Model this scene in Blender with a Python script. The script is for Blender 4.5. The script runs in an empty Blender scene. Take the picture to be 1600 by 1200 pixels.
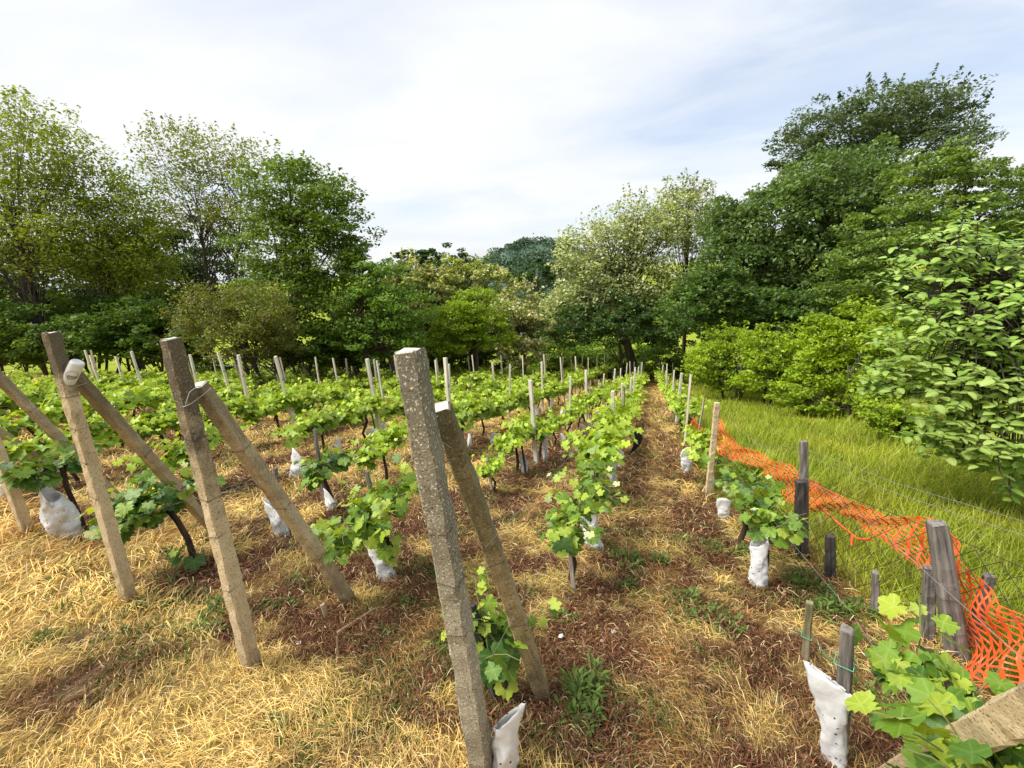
import bpy, math, random
import numpy as np
from mathutils import Vector, Matrix

# ------------------------------------------------------------------ camera, sky, sun, exposure
sc = bpy.context.scene
col = sc.collection
RM = np.array([[0.95537784, -0.03395442, 0.29342851], [0.29174047, 0.26406013, -0.91932570], [-0.04626760, 0.96390837, 0.26218308]])
EYE = np.array([0.0, 0.0, 1.7608])
FPX = 680.0                                    # focal length for a 1600 px wide frame
cam_d = bpy.data.cameras.new('camera')
cam = bpy.data.objects.new('camera', cam_d)
col.objects.link(cam)
cam_d.sensor_width = 36.0
cam_d.lens = 36.0 * FPX / 1600.0
cam_d.clip_start = 0.02
cam_d.clip_end = 6000
m4 = Matrix([list(RM[i]) + [EYE[i]] for i in range(3)] + [[0, 0, 0, 1]])
cam.matrix_world = m4
sc.camera = cam

SUN_AZ = Vector((-0.62, -0.30, 0.0))           # towards the sun, in plan
SUN_EL = math.radians(54)
to_sun = Vector((SUN_AZ.normalized().x * math.cos(SUN_EL), SUN_AZ.normalized().y * math.cos(SUN_EL), math.sin(SUN_EL)))
sun_d = bpy.data.lights.new('sun', 'SUN')
sun_d.energy = 3.4
sun_d.angle = math.radians(30)
sun_d.color = (1.0, 0.955, 0.87)
sun = bpy.data.objects.new('sun', sun_d)
sun.rotation_euler = to_sun.to_track_quat('Z', 'Y').to_euler()
sun.location = to_sun * 80
col.objects.link(sun)

world = bpy.data.worlds.new('World')
sc.world = world
world.use_nodes = True
wt = world.node_tree
for n_ in list(wt.nodes):
    wt.nodes.remove(n_)


def nd(t, kind, **kw):
    n = t.nodes.new(kind)
    for k, v in kw.items():
        if k.startswith('in_'):
            key = k[3:]
            n.inputs[int(key) if key.isdigit() else key].default_value = v
        else:
            setattr(n, k, v)
    return n


def build_sky():
    L = wt.links.new
    out = nd(wt, 'ShaderNodeOutputWorld')
    bg = nd(wt, 'ShaderNodeBackground', in_Strength=0.1)
    sky = nd(wt, 'ShaderNodeTexSky', sky_type='NISHITA', sun_disc=False)
    sky.sun_elevation = SUN_EL
    sky.sun_rotation = math.atan2(to_sun.x, to_sun.y)
    sky.air_density = 1.0
    sky.dust_density = 1.5
    tc = nd(wt, 'ShaderNodeTexCoord')
    sep = nd(wt, 'ShaderNodeSeparateXYZ')
    L(tc.outputs['Generated'], sep.inputs[0])
    zc = nd(wt, 'ShaderNodeMath', operation='MAXIMUM', in_1=0.0)
    L(sep.outputs[2], zc.inputs[0])
    za = nd(wt, 'ShaderNodeMath', operation='ADD', in_1=0.16)
    L(zc.outputs[0], za.inputs[0])
    dx = nd(wt, 'ShaderNodeMath', operation='DIVIDE')
    dy = nd(wt, 'ShaderNodeMath', operation='DIVIDE')
    L(sep.outputs[0], dx.inputs[0]); L(za.outputs[0], dx.inputs[1])
    L(sep.outputs[1], dy.inputs[0]); L(za.outputs[0], dy.inputs[1])
    cb = nd(wt, 'ShaderNodeCombineXYZ')
    L(dx.outputs[0], cb.inputs[0]); L(dy.outputs[0], cb.inputs[1])
    mp = nd(wt, 'ShaderNodeMapping')
    mp.inputs['Rotation'].default_value = (0, 0, 0.35)
    mp.inputs['Scale'].default_value = (0.68, 1.08, 1)
    mp.inputs['Location'].default_value = (3.3, 1.7, 0)
    L(cb.outputs[0], mp.inputs[0])
    n1 = nd(wt, 'ShaderNodeTexNoise', in_Scale=0.85, in_Detail=7.0, in_Roughness=0.52, in_Distortion=0.35)
    n2 = nd(wt, 'ShaderNodeTexNoise', in_Scale=2.4, in_Detail=8.0, in_Roughness=0.6, in_Distortion=0.5)
    L(mp.outputs[0], n1.inputs['Vector']); L(mp.outputs[0], n2.inputs['Vector'])
    # how much thin cloud covers the blue
    r1 = nd(wt, 'ShaderNodeValToRGB')
    r1.color_ramp.elements[0].position = 0.34
    r1.color_ramp.elements[0].color = (0.62, 0.62, 0.62, 1)
    r1.color_ramp.elements[1].position = 0.56
    r1.color_ramp.elements[1].color = (1, 1, 1, 1)
    L(n1.outputs[0], r1.inputs[0])
    # cloud brightness: bright white to blue grey undersides
    r2 = nd(wt, 'ShaderNodeValToRGB')
    e = r2.color_ramp.elements
    e[0].position = 0.30; e[0].color = (3.5, 4.1, 5.1, 1)
    e[1].position = 0.66; e[1].color = (5.2, 5.26, 5.32, 1)
    mid = e.new(0.47); mid.color = (4.85, 5.1, 5.5, 1)
    av = nd(wt, 'ShaderNodeMix', data_type='FLOAT')
    av.inputs[0].default_value = 0.36
    L(n1.outputs[0], av.inputs[2]); L(n2.outputs[0], av.inputs[3])
    # the cloud sheet is thicker towards the west side, thinner in the east
    dr = nd(wt, 'ShaderNodeMath', operation='MULTIPLY_ADD', in_1=-0.10, in_2=0.035)
    L(sep.outputs[0], dr.inputs[0])
    ad = nd(wt, 'ShaderNodeMath', operation='ADD')
    L(av.outputs[0], ad.inputs[0]); L(dr.outputs[0], ad.inputs[1])
    L(ad.outputs[0], r2.inputs[0])
    mx = nd(wt, 'ShaderNodeMix', data_type='RGBA')
    L(r1.outputs[0], mx.inputs[0]); L(sky.outputs[0], mx.inputs[6]); L(r2.outputs[0], mx.inputs[7])
    L(mx.outputs[2], bg.inputs['Color'])
    L(bg.outputs[0], out.inputs['Surface'])


build_sky()
sc.view_settings.view_transform = 'Standard'
sc.view_settings.look = 'None'
sc.view_settings.exposure = 0.95
sc.view_settings.gamma = 1.0
sc.view_settings.use_curve_mapping = False
sc.cycles.max_bounces = 7
sc.cycles.diffuse_bounces = 3
sc.cycles.glossy_bounces = 2
sc.cycles.transmission_bounces = 5
sc.cycles.caustics_reflective = False
sc.cycles.caustics_refractive = False

random.seed(7)
RG = np.random.default_rng(11)

# ------------------------------------------------------------------ helpers: terrain, pixels, meshes
GX, GY, CONC = 0.0024148, -0.2190376, 0.0005


def gz(x, y):
    y = np.asarray(y, float); x = np.asarray(x, float)
    yc = np.clip(y, -25, 150)
    return GX * np.clip(x, -120, 120) + GY * yc + CONC * np.maximum(yc, 0) ** 2


def at(px, py, depth):
    """a point of the place seen at pixel px, py of the 1600 px photograph, at a depth in metres along the view axis"""
    v = np.array([(px - 800) / FPX, -(py - 600) / FPX, -1.0]) * depth
    return EYE + RM @ v


def ground_at(px, py):
    r = RM @ np.array([px - 800, -(py - 600), -FPX]) / FPX
    t = np.linspace(0.05, 90, 60000)
    below = EYE[2] + r[2] * t - gz(r[0] * t, r[1] * t) < 0
    k = int(np.argmax(below))
    return EYE + r * t[k]


def G(x, y, h=0.0):
    return np.array([x, y, float(gz(x, y)) + h])


def hash2(ix, iy, s):
    h = (ix.astype(np.int64) * 374761393 + iy.astype(np.int64) * 668265263 + s * 1442695041) & 0x7fffffff
    h = ((h ^ (h >> 13)) * 1274126177) & 0x7fffffff
    return ((h ^ (h >> 16)) & 0xffff) / 65535.0


def vnoise(x, y, s=0):
    x = np.asarray(x, float); y = np.asarray(y, float)
    ix = np.floor(x).astype(np.int64); iy = np.floor(y).astype(np.int64)
    fx = x - ix; fy = y - iy
    fx = fx * fx * (3 - 2 * fx); fy = fy * fy * (3 - 2 * fy)
    a = hash2(ix, iy, s); b = hash2(ix + 1, iy, s); c = hash2(ix, iy + 1, s); d = hash2(ix + 1, iy + 1, s)
    return (a * (1 - fx) + b * fx) * (1 - fy) + (c * (1 - fx) + d * fx) * fy


def fbm(x, y, s=0, oct=4):
    t = 0; amp = 0.5; tot = 0
    for o in range(oct):
        t = t + amp * vnoise(x * 2 ** o, y * 2 ** o, s + o); tot += amp; amp *= 0.55
    return t / tot


def mesh_np(name, V, F, mat=None, colors=None, smooth=False):
    """a mesh from an (n,3) vertex array and an (m,k) face array, with an optional per vertex colour"""
    V = np.ascontiguousarray(V, dtype=np.float32); F = np.ascontiguousarray(F, dtype=np.int32)
    me = bpy.data.meshes.new(name)
    k = F.shape[1]
    me.vertices.add(len(V)); me.vertices.foreach_set('co', V.ravel())
    me.loops.add(F.size); me.loops.foreach_set('vertex_index', F.ravel())
    me.polygons.add(len(F))
    me.polygons.foreach_set('loop_start', np.arange(0, F.size, k, dtype=np.int32))
    me.polygons.foreach_set('loop_total', np.full(len(F), k, dtype=np.int32))
    if smooth:
        me.polygons.foreach_set('use_smooth', np.ones(len(F), dtype=bool))
    if colors is not None:
        a = me.color_attributes.new('col', 'FLOAT_COLOR', 'POINT')
        c4 = np.ones((len(V), 4), dtype=np.float32); c4[:, :3] = colors
        a.data.foreach_set('color', c4.ravel())
    me.update(calc_edges=True)
    if mat:
        me.materials.append(mat)
    return me


def link(name, me, parent=None, loc=None):
    o = bpy.data.objects.new(name, me)
    col.objects.link(o)
    if parent is not None:
        o.parent = parent
    if loc is not None:
        o.location = [float(v) for v in loc]
    return o


def tag(o, label=None, cat=None, group=None, kind=None):
    if label: o['label'] = label
    if cat: o['category'] = cat
    if group: o['group'] = group
    if kind: o['kind'] = kind
    return o


def thing(name, label, cat, loc, group=None):
    o = link(name, None, loc=loc)
    o.empty_display_size = 0.1
    return tag(o, label, cat, group)


class MB:
    """collects tubes, boxes and sheets, then links them as one mesh"""
    def __init__(s):
        s.v = []; s.f = []

    def add(s, V, F):
        b = len(s.v)
        s.v += [tuple(p) for p in V]
        s.f += [tuple(i + b for i in f) for f in F]

    def tube(s, pts, rad, sides=6, cap=True, jitter=0.0):
        pts = [np.array(p, float) for p in pts]
        n = len(pts)
        if not hasattr(rad, '__len__'): rad = [rad] * n
        V = []; F = []
        ref = np.array([0.31, 0.17, 0.93])
        for i, p in enumerate(pts):
            t = pts[min(i + 1, n - 1)] - pts[max(i - 1, 0)]
            t = t / (np.linalg.norm(t) + 1e-9)
            if abs(t.dot(ref)) > 0.95: ref = np.array([0.9, 0.3, 0.1])
            a = np.cross(t, ref); a /= np.linalg.norm(a)
            b = np.cross(t, a)
            for k in range(sides):
                w = 2 * math.pi * k / sides
                r = rad[i] * (1 + random.uniform(-jitter, jitter))
                V.append(p + (a * math.cos(w) + b * math.sin(w)) * r)
        for i in range(n - 1):
            for k in range(sides):
                k2 = (k + 1) % sides
                F.append((i * sides + k, i * sides + k2, (i + 1) * sides + k2, (i + 1) * sides + k))
        if cap:
            F.append(tuple(range(sides))[::-1]); F.append(tuple((n - 1) * sides + k for k in range(sides)))
        s.add(V, F)
        return s

    def mesh(s, name, mat, smooth=False):
        me = bpy.data.meshes.new(name)
        me.from_pydata([tuple(map(float, p)) for p in s.v], [], s.f)
        if smooth:
            me.polygons.foreach_set('use_smooth', np.ones(len(me.polygons), dtype=bool))
        me.update()
        if mat: me.materials.append(mat)
        return me

    def build(s, name, mat, parent=None, loc=None, smooth=False):
        return link(name, s.mesh(name, mat, smooth), parent, loc)


# ------------------------------------------------------------------ materials
def new_mat(name):
    m = bpy.data.materials.new(name)
    m.use_nodes = True
    t = m.node_tree
    for n in list(t.nodes): t.nodes.remove(n)
    return m, t


def mat_foliage(name, translucent=0.32, rough=0.5, veins=False, spec=0.3):
    m, t = new_mat(name); L = t.links.new
    at_ = nd(t, 'ShaderNodeAttribute', attribute_name='col')
    hs = nd(t, 'ShaderNodeHueSaturation')
    no = nd(t, 'ShaderNodeTexNoise', in_Scale=0.8, in_Detail=3.0)
    tc = nd(t, 'ShaderNodeTexCoord'); L(tc.outputs['Object'], no.inputs['Vector'])
    mr = nd(t, 'ShaderNodeMapRange', in_1=0.3, in_2=0.7, in_3=0.78, in_4=1.22)
    L(no.outputs[0], mr.inputs[0]); L(mr.outputs[0], hs.inputs['Value'])
    L(at_.outputs['Color'], hs.inputs['Color'])
    p = nd(t, 'ShaderNodeBsdfPrincipled', in_Roughness=rough)
    p.inputs['Specular IOR Level'].default_value = spec
    tr = nd(t, 'ShaderNodeBsdfTranslucent')
    L(hs.outputs[0], p.inputs['Base Color'])
    br = nd(t, 'ShaderNodeMix', data_type='RGBA', blend_type='MULTIPLY')
    br.inputs[0].default_value = 1.0
    br.inputs[7].default_value = (1.5, 1.35, 0.6, 1)
    L(hs.outputs[0], br.inputs[6]); L(br.outputs[2], tr.inputs['Color'])
    mx = nd(t, 'ShaderNodeMixShader', in_0=translucent)
    L(p.outputs[0], mx.inputs[1]); L(tr.outputs[0], mx.inputs[2])
    o = nd(t, 'ShaderNodeOutputMaterial'); L(mx.outputs[0], o.inputs[0])
    return m


def mat_vine_leaf(name, dark, light, vein):
    m, t = new_mat(name); L = t.links.new
    oi = nd(t, 'ShaderNodeObjectInfo')
    mixc = nd(t, 'ShaderNodeMix', data_type='RGBA')
    mixc.inputs[6].default_value = (*dark, 1); mixc.inputs[7].default_value = (*light, 1)
    L(oi.outputs['Random'], mixc.inputs[0])
    at_ = nd(t, 'ShaderNodeAttribute', attribute_name='col')
    sp = nd(t, 'ShaderNodeSeparateColor'); L(at_.outputs['Color'], sp.inputs[0])
    pw = nd(t, 'ShaderNodeMath', operation='POWER', in_1=5.0); L(sp.outputs[0], pw.inputs[0])
    ml = nd(t, 'ShaderNodeMath', operation='MULTIPLY', in_1=0.65); L(pw.outputs[0], ml.inputs[0])
    mv = nd(t, 'ShaderNodeMix', data_type='RGBA'); mv.inputs[7].default_value = (*vein, 1)
    L(ml.outputs[0], mv.inputs[0]); L(mixc.outputs[2], mv.inputs[6])
    no = nd(t, 'ShaderNodeTexNoise', in_Scale=45.0, in_Detail=4.0)
    tc = nd(t, 'ShaderNodeTexCoord'); L(tc.outputs['Object'], no.inputs['Vector'])
    hs = nd(t, 'ShaderNodeHueSaturation'); L(mv.outputs[2], hs.inputs['Color'])
    mr = nd(t, 'ShaderNodeMapRange', in_1=0.3, in_2=0.7, in_3=0.82, in_4=1.15)
    L(no.outputs[0], mr.inputs[0]); L(mr.outputs[0], hs.inputs['Value'])
    p = nd(t, 'ShaderNodeBsdfPrincipled', in_Roughness=0.42)
    p.inputs['Specular IOR Level'].default_value = 0.4
    L(hs.outputs[0], p.inputs['Base Color'])
    bp = nd(t, 'ShaderNodeBump', in_Strength=0.35, in_Distance=0.004)
    L(no.outputs[0], bp.inputs['Height']); L(bp.outputs[0], p.inputs['Normal'])
    tr = nd(t, 'ShaderNodeBsdfTranslucent')
    br = nd(t, 'ShaderNodeMix', data_type='RGBA', blend_type='MULTIPLY')
    br.inputs[0].default_value = 1.0; br.inputs[7].default_value = (1.5, 1.3, 0.55, 1)
    L(hs.outputs[0], br.inputs[6]); L(br.outputs[2], tr.inputs['Color'])
    mx = nd(t, 'ShaderNodeMixShader', in_0=0.33)
    L(p.outputs[0], mx.inputs[1]); L(tr.outputs[0], mx.inputs[2])
    o = nd(t, 'ShaderNodeOutputMaterial'); L(mx.outputs[0], o.inputs[0])
    return m


def mat_noise(name, c1, c2, scale=8.0, rough=0.8, bump=0.4, stretch=(1, 1, 1), dist=0.01, c3=None, s3=40.0, t3=0.62, detail=8.0, spec=0.25, metallic=0.0, lo=0.35, hi=0.65):
    m, t = new_mat(name); L = t.links.new
    tc = nd(t, 'ShaderNodeTexCoord')
    mp = nd(t, 'ShaderNodeMapping'); mp.inputs['Scale'].default_value = stretch
    L(tc.outputs['Object'], mp.inputs[0])
    n1 = nd(t, 'ShaderNodeTexNoise', in_Scale=scale, in_Detail=detail, in_Roughness=0.62)
    L(mp.outputs[0], n1.inputs['Vector'])
    r = nd(t, 'ShaderNodeValToRGB')
    r.color_ramp.elements[0].position = lo; r.color_ramp.elements[0].color = (*c1, 1)
    r.color_ramp.elements[1].position = hi; r.color_ramp.elements[1].color = (*c2, 1)
    L(n1.outputs[0], r.inputs[0])
    c = r.outputs[0]
    if c3:
        n3 = nd(t, 'ShaderNodeTexNoise', in_Scale=s3, in_Detail=3.0, in_Roughness=0.7)
        L(tc.outputs['Object'], n3.inputs['Vector'])
        r3 = nd(t, 'ShaderNodeMapRange', in_1=t3, in_2=t3 + 0.06, in_3=0.0, in_4=1.0)
        L(n3.outputs[0], r3.inputs[0])
        mx = nd(t, 'ShaderNodeMix', data_type='RGBA'); mx.inputs[7].default_value = (*c3, 1)
        L(r3.outputs[0], mx.inputs[0]); L(c, mx.inputs[6]); c = mx.outputs[2]
    p = nd(t, 'ShaderNodeBsdfPrincipled', in_Roughness=rough, in_Metallic=metallic)
    p.inputs['Specular IOR Level'].default_value = spec
    L(c, p.inputs['Base Color'])
    b = nd(t, 'ShaderNodeBump', in_Strength=bump, in_Distance=dist)
    L(n1.outputs[0], b.inputs['Height']); L(b.outputs[0], p.inputs['Normal'])
    o = nd(t, 'ShaderNodeOutputMaterial'); L(p.outputs[0], o.inputs[0])
    return m


def mat_concrete(name, base, dark, moss, speck, speck_amt, top_from, top_to, streak=(0.09, 0.07, 0.045), streak_amt=0.35):
    """old cast concrete: fine aggregate specks, lengthwise stains and a weathered lichen cap (heights in metres along the post)"""
    m, t = new_mat(name); L = t.links.new
    tc = nd(t, 'ShaderNodeTexCoord')
    n1 = nd(t, 'ShaderNodeTexNoise', in_Scale=6.0, in_Detail=9.0, in_Roughness=0.65)
    L(tc.outputs['Object'], n1.inputs['Vector'])
    r = nd(t, 'ShaderNodeValToRGB')
    r.color_ramp.elements[0].position = 0.33; r.color_ramp.elements[0].color = (*dark, 1)
    r.color_ramp.elements[1].position = 0.58; r.color_ramp.elements[1].color = (*base, 1)
    L(n1.outputs[0], r.inputs[0])
    # lengthwise stains
    mp = nd(t, 'ShaderNodeMapping'); mp.inputs['Scale'].default_value = (30, 30, 1.6)
    L(tc.outputs['Object'], mp.inputs[0])
    n2 = nd(t, 'ShaderNodeTexNoise', in_Scale=1.0, in_Detail=6.0, in_Roughness=0.6)
    L(mp.outputs[0], n2.inputs['Vector'])
    m2 = nd(t, 'ShaderNodeMapRange', in_1=0.52, in_2=0.72, in_3=0.0, in_4=streak_amt)
    L(n2.outputs[0], m2.inputs[0])
    a = nd(t, 'ShaderNodeMix', data_type='RGBA'); a.inputs[7].default_value = (*streak, 1)
    L(m2.outputs[0], a.inputs[0]); L(r.outputs[0], a.inputs[6])
    # weathered, mossy upper end
    sx = nd(t, 'ShaderNodeSeparateXYZ'); L(tc.outputs['Object'], sx.inputs[0])
    n4 = nd(t, 'ShaderNodeTexNoise', in_Scale=9.0, in_Detail=6.0)
    L(tc.outputs['Object'], n4.inputs['Vector'])
    ad = nd(t, 'ShaderNodeMath', operation='MULTIPLY_ADD', in_1=0.9)
    L(n4.outputs[0], ad.inputs[0]); L(sx.outputs[2], ad.inputs[2])
    m4_ = nd(t, 'ShaderNodeMapRange', in_1=top_from + 0.45, in_2=top_to + 0.45, in_3=0.0, in_4=0.94)
    L(ad.outputs[0], m4_.inputs[0])
    b = nd(t, 'ShaderNodeMix', data_type='RGBA'); b.inputs[7].default_value = (*moss, 1)
    L(m4_.outputs[0], b.inputs[0]); L(a.outputs[2], b.inputs[6])
    sp_ = nd(t, 'ShaderNodeMath', operation='MULTIPLY_ADD', in_1=-0.28); L(n4.outputs[0], sp_.inputs[0]); L(sx.outputs[2], sp_.inputs[2])
    ms_ = nd(t, 'ShaderNodeMapRange', in_1=0.05, in_2=-0.10, in_3=0.0, in_4=0.7); L(sp_.outputs[0], ms_.inputs[0])
    bs_ = nd(t, 'ShaderNodeMix', data_type='RGBA'); bs_.inputs[7].default_value = (0.17, 0.11, 0.06, 1)
    L(ms_.outputs[0], bs_.inputs[0]); L(b.outputs[2], bs_.inputs[6]); b = bs_
    # aggregate specks, light and dark
    v = nd(t, 'ShaderNodeTexNoise', in_Scale=130.0, in_Detail=2.0, in_Roughness=0.6)
    L(tc.outputs['Object'], v.inputs['Vector'])
    m5 = nd(t, 'ShaderNodeMapRange', in_1=0.60, in_2=0.68, in_3=0.0, in_4=speck_amt); L(v.outputs[0], m5.inputs[0])
    c = nd(t, 'ShaderNodeMix', data_type='RGBA'); c.inputs[7].default_value = (*speck, 1)
    L(m5.outputs[0], c.inputs[0]); L(b.outputs[2], c.inputs[6])
    m6 = nd(t, 'ShaderNodeMapRange', in_1=0.42, in_2=0.34, in_3=0.0, in_4=0.75); L(v.outputs[0], m6.inputs[0])
    d = nd(t, 'ShaderNodeMix', data_type='RGBA'); d.inputs[7].default_value = (0.05, 0.045, 0.035, 1)
    L(m6.outputs[0], d.inputs[0]); L(c.outputs[2], d.inputs[6])
    # white lichen crust patches
    n7 = nd(t, 'ShaderNodeTexNoise', in_Scale=16.0, in_Detail=7.0, in_Roughness=0.75)
    L(tc.outputs['Object'], n7.inputs['Vector'])
    m7 = nd(t, 'ShaderNodeMapRange', in_1=0.64, in_2=0.70, in_3=0.0, in_4=speck_amt * 0.8); L(n7.outputs[0], m7.inputs[0])
    g = nd(t, 'ShaderNodeMix', data_type='RGBA'); g.inputs[7].default_value = (0.62, 0.6, 0.54, 1)
    L(m7.outputs[0], g.inputs[0]); L(d.outputs[2], g.inputs[6])
    # pale lichen crust lying on the exposed top
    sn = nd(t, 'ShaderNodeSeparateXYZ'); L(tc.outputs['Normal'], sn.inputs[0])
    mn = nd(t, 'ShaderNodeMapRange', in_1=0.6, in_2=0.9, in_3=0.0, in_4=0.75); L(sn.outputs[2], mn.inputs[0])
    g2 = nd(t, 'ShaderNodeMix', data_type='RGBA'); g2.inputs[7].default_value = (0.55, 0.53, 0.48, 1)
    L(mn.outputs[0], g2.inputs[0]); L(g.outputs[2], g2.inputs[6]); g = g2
    p = nd(t, 'ShaderNodeBsdfPrincipled', in_Roughness=0.9)
    p.inputs['Specular IOR Level'].default_value = 0.2
    L(g.outputs[2], p.inputs['Base Color'])
    bp = nd(t, 'ShaderNodeBump', in_Strength=0.7, in_Distance=0.004)
    sm = nd(t, 'ShaderNodeMath', operation='ADD'); L(v.outputs[0], sm.inputs[0]); L(n1.outputs[0], sm.inputs[1])
    L(sm.outputs[0], bp.inputs['Height']); L(bp.outputs[0], p.inputs['Normal'])
    o = nd(t, 'ShaderNodeOutputMaterial'); L(p.outputs[0], o.inputs[0])
    return m


def mat_ground():
    m, t = new_mat('ground_cover'); L = t.links.new
    a = nd(t, 'ShaderNodeAttribute', attribute_name='col')
    tc = nd(t, 'ShaderNodeTexCoord')
    n1 = nd(t, 'ShaderNodeTexNoise', in_Scale=38.0, in_Detail=9.0, in_Roughness=0.72)
    n2 = nd(t, 'ShaderNodeTexNoise', in_Scale=5.0, in_Detail=6.0, in_Roughness=0.65)
    mp = nd(t, 'ShaderNodeMapping'); mp.inputs['Scale'].default_value = (1.0, 0.35, 1)
    mp.inputs['Rotation'].default_value = (0, 0, 0.9)
    L(tc.outputs['Object'], mp.inputs[0])
    L(mp.outputs[0], n1.inputs['Vector']); L(tc.outputs['Object'], n2.inputs['Vector'])
    h = nd(t, 'ShaderNodeHueSaturation'); L(a.outputs['Color'], h.inputs['Color'])
    mr = nd(t, 'ShaderNodeMapRange', in_1=0.32, in_2=0.68, in_3=0.5, in_4=1.35); L(n1.outputs[0], mr.inputs[0])
    mr2 = nd(t, 'ShaderNodeMapRange', in_1=0.3, in_2=0.7, in_3=0.75, in_4=1.2); L(n2.outputs[0], mr2.inputs[0])
    mu = nd(t, 'ShaderNodeMath', operation='MULTIPLY'); L(mr.outputs[0], mu.inputs[0]); L(mr2.outputs[0], mu.inputs[1])
    L(mu.outputs[0], h.inputs['Value'])
    p = nd(t, 'ShaderNodeBsdfPrincipled', in_Roughness=0.95)
    p.inputs['Specular IOR Level'].default_value = 0.1
    L(h.outputs[0], p.inputs['Base Color'])
    b = nd(t, 'ShaderNodeBump', in_Strength=0.9, in_Distance=0.03)
    L(n1.outputs[0], b.inputs['Height']); L(b.outputs[0], p.inputs['Normal'])
    o = nd(t, 'ShaderNodeOutputMaterial'); L(p.outputs[0], o.inputs[0])
    return m


def mat_plain(name, c, rough=0.5, metallic=0.0, spec=0.4):
    m, t = new_mat(name); L = t.links.new
    tc = nd(t, 'ShaderNodeTexCoord')
    n1 = nd(t, 'ShaderNodeTexNoise', in_Scale=30.0, in_Detail=4.0); L(tc.outputs['Object'], n1.inputs['Vector'])
    mr = nd(t, 'ShaderNodeMapRange', in_1=0.3, in_2=0.7, in_3=0.85, in_4=1.12); L(n1.outputs[0], mr.inputs[0])
    h = nd(t, 'ShaderNodeHueSaturation'); h.inputs['Color'].default_value = (*c, 1); L(mr.outputs[0], h.inputs['Value'])
    p = nd(t, 'ShaderNodeBsdfPrincipled', in_Roughness=rough, in_Metallic=metallic)
    p.inputs['Specular IOR Level'].default_value = spec
    L(h.outputs[0], p.inputs['Base Color'])
    o = nd(t, 'ShaderNodeOutputMaterial'); L(p.outputs[0], o.inputs[0])
    return m


def mat_sleeve():
    """white woven film with rows of small punched holes and a soil-stained foot"""
    m, t = new_mat('white_film'); L = t.links.new
    tc = nd(t, 'ShaderNodeTexCoord')
    vo = nd(t, 'ShaderNodeTexVoronoi', feature='F1', in_Scale=24.0, in_Randomness=0.35)
    L(tc.outputs['Object'], vo.inputs['Vector'])
    lt = nd(t, 'ShaderNodeMath', operation='LESS_THAN', in_1=0.13); L(vo.outputs['Distance'], lt.inputs[0])
    no = nd(t, 'ShaderNodeTexNoise', in_Scale=14.0, in_Detail=6.0); L(tc.outputs['Object'], no.inputs['Vector'])
    sx = nd(t, 'ShaderNodeSeparateXYZ'); L(tc.outputs['Object'], sx.inputs[0])
    ad = nd(t, 'ShaderNodeMath', operation='MULTIPLY_ADD', in_1=-0.22); L(no.outputs[0], ad.inputs[0]); L(sx.outputs[2], ad.inputs[2])
    mr = nd(t, 'ShaderNodeMapRange', in_1=-0.06, in_2=-0.11, in_3=0.0, in_4=0.6); L(ad.outputs[0], mr.inputs[0])
    c1 = nd(t, 'ShaderNodeMix', data_type='RGBA')
    c1.inputs[6].default_value = (0.86, 0.87, 0.88, 1); c1.inputs[7].default_value = (0.42, 0.36, 0.24, 1)
    L(mr.outputs[0], c1.inputs[0])
    c2 = nd(t, 'ShaderNodeMix', data_type='RGBA'); c2.inputs[7].default_value = (0.06, 0.06, 0.06, 1)
    L(lt.outputs[0], c2.inputs[0]); L(c1.outputs[2], c2.inputs[6])
    p = nd(t, 'ShaderNodeBsdfPrincipled', in_Roughness=0.42)
    L(c2.outputs[2], p.inputs['Base Color'])
    bp = nd(t, 'ShaderNodeBump', in_Strength=0.5, in_Distance=0.01); L(no.outputs[0], bp.inputs['Height']); L(bp.outputs[0], p.inputs['Normal'])
    tr = nd(t, 'ShaderNodeBsdfTranslucent'); L(c2.outputs[2], tr.inputs[0])
    mx = nd(t, 'ShaderNodeMixShader', in_0=0.25); L(p.outputs[0], mx.inputs[1]); L(tr.outputs[0], mx.inputs[2])
    o = nd(t, 'ShaderNodeOutputMaterial'); L(mx.outputs[0], o.inputs[0])
    return m


M = {}
M['leaf'] = mat_foliage('tree_leaves', 0.36, 0.5)
M['dense'] = mat_foliage('dense_leaves', 0.16, 0.55, spec=0.2)
M['vine_far'] = mat_foliage('vine_leaves', 0.33, 0.45)
M['straw'] = mat_foliage('dry_straw', 0.10, 0.65, spec=0.2)
M['grass'] = mat_foliage('green_blades', 0.30, 0.55, spec=0.2)
M['ground'] = mat_ground()
M['vl_green'] = mat_vine_leaf('vine_leaf_green', (0.085, 0.185, 0.018), (0.17, 0.29, 0.028), (0.27, 0.40, 0.08))
M['vl_dark'] = mat_vine_leaf('vine_leaf_dark', (0.042, 0.115, 0.018), (0.085, 0.18, 0.025), (0.15, 0.27, 0.06))
M['vl_young'] = mat_vine_leaf('vine_leaf_young', (0.22, 0.36, 0.03), (0.38, 0.47, 0.045), (0.48, 0.55, 0.12))
M['vl_pale'] = mat_vine_leaf('vine_leaf_pale', (0.42, 0.50, 0.16), (0.55, 0.60, 0.30), (0.6, 0.65, 0.35))
M['mulberry'] = mat_vine_leaf('broad_leaf', (0.17, 0.28, 0.04), (0.37, 0.48, 0.13), (0.46, 0.54, 0.20))
M['bark'] = mat_noise('tree_bark', (0.035, 0.028, 0.022), (0.10, 0.085, 0.065), 7, 0.95, 0.8, (1, 1, 0.25), 0.03)
M['vine_bark'] = mat_noise('vine_bark', (0.018, 0.012, 0.009), (0.085, 0.055, 0.035), 22, 0.95, 0.9, (1, 1, 0.2), 0.01)
M['shoot'] = mat_noise('green_shoot', (0.10, 0.16, 0.04), (0.17, 0.14, 0.06), 12, 0.6, 0.2)
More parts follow.
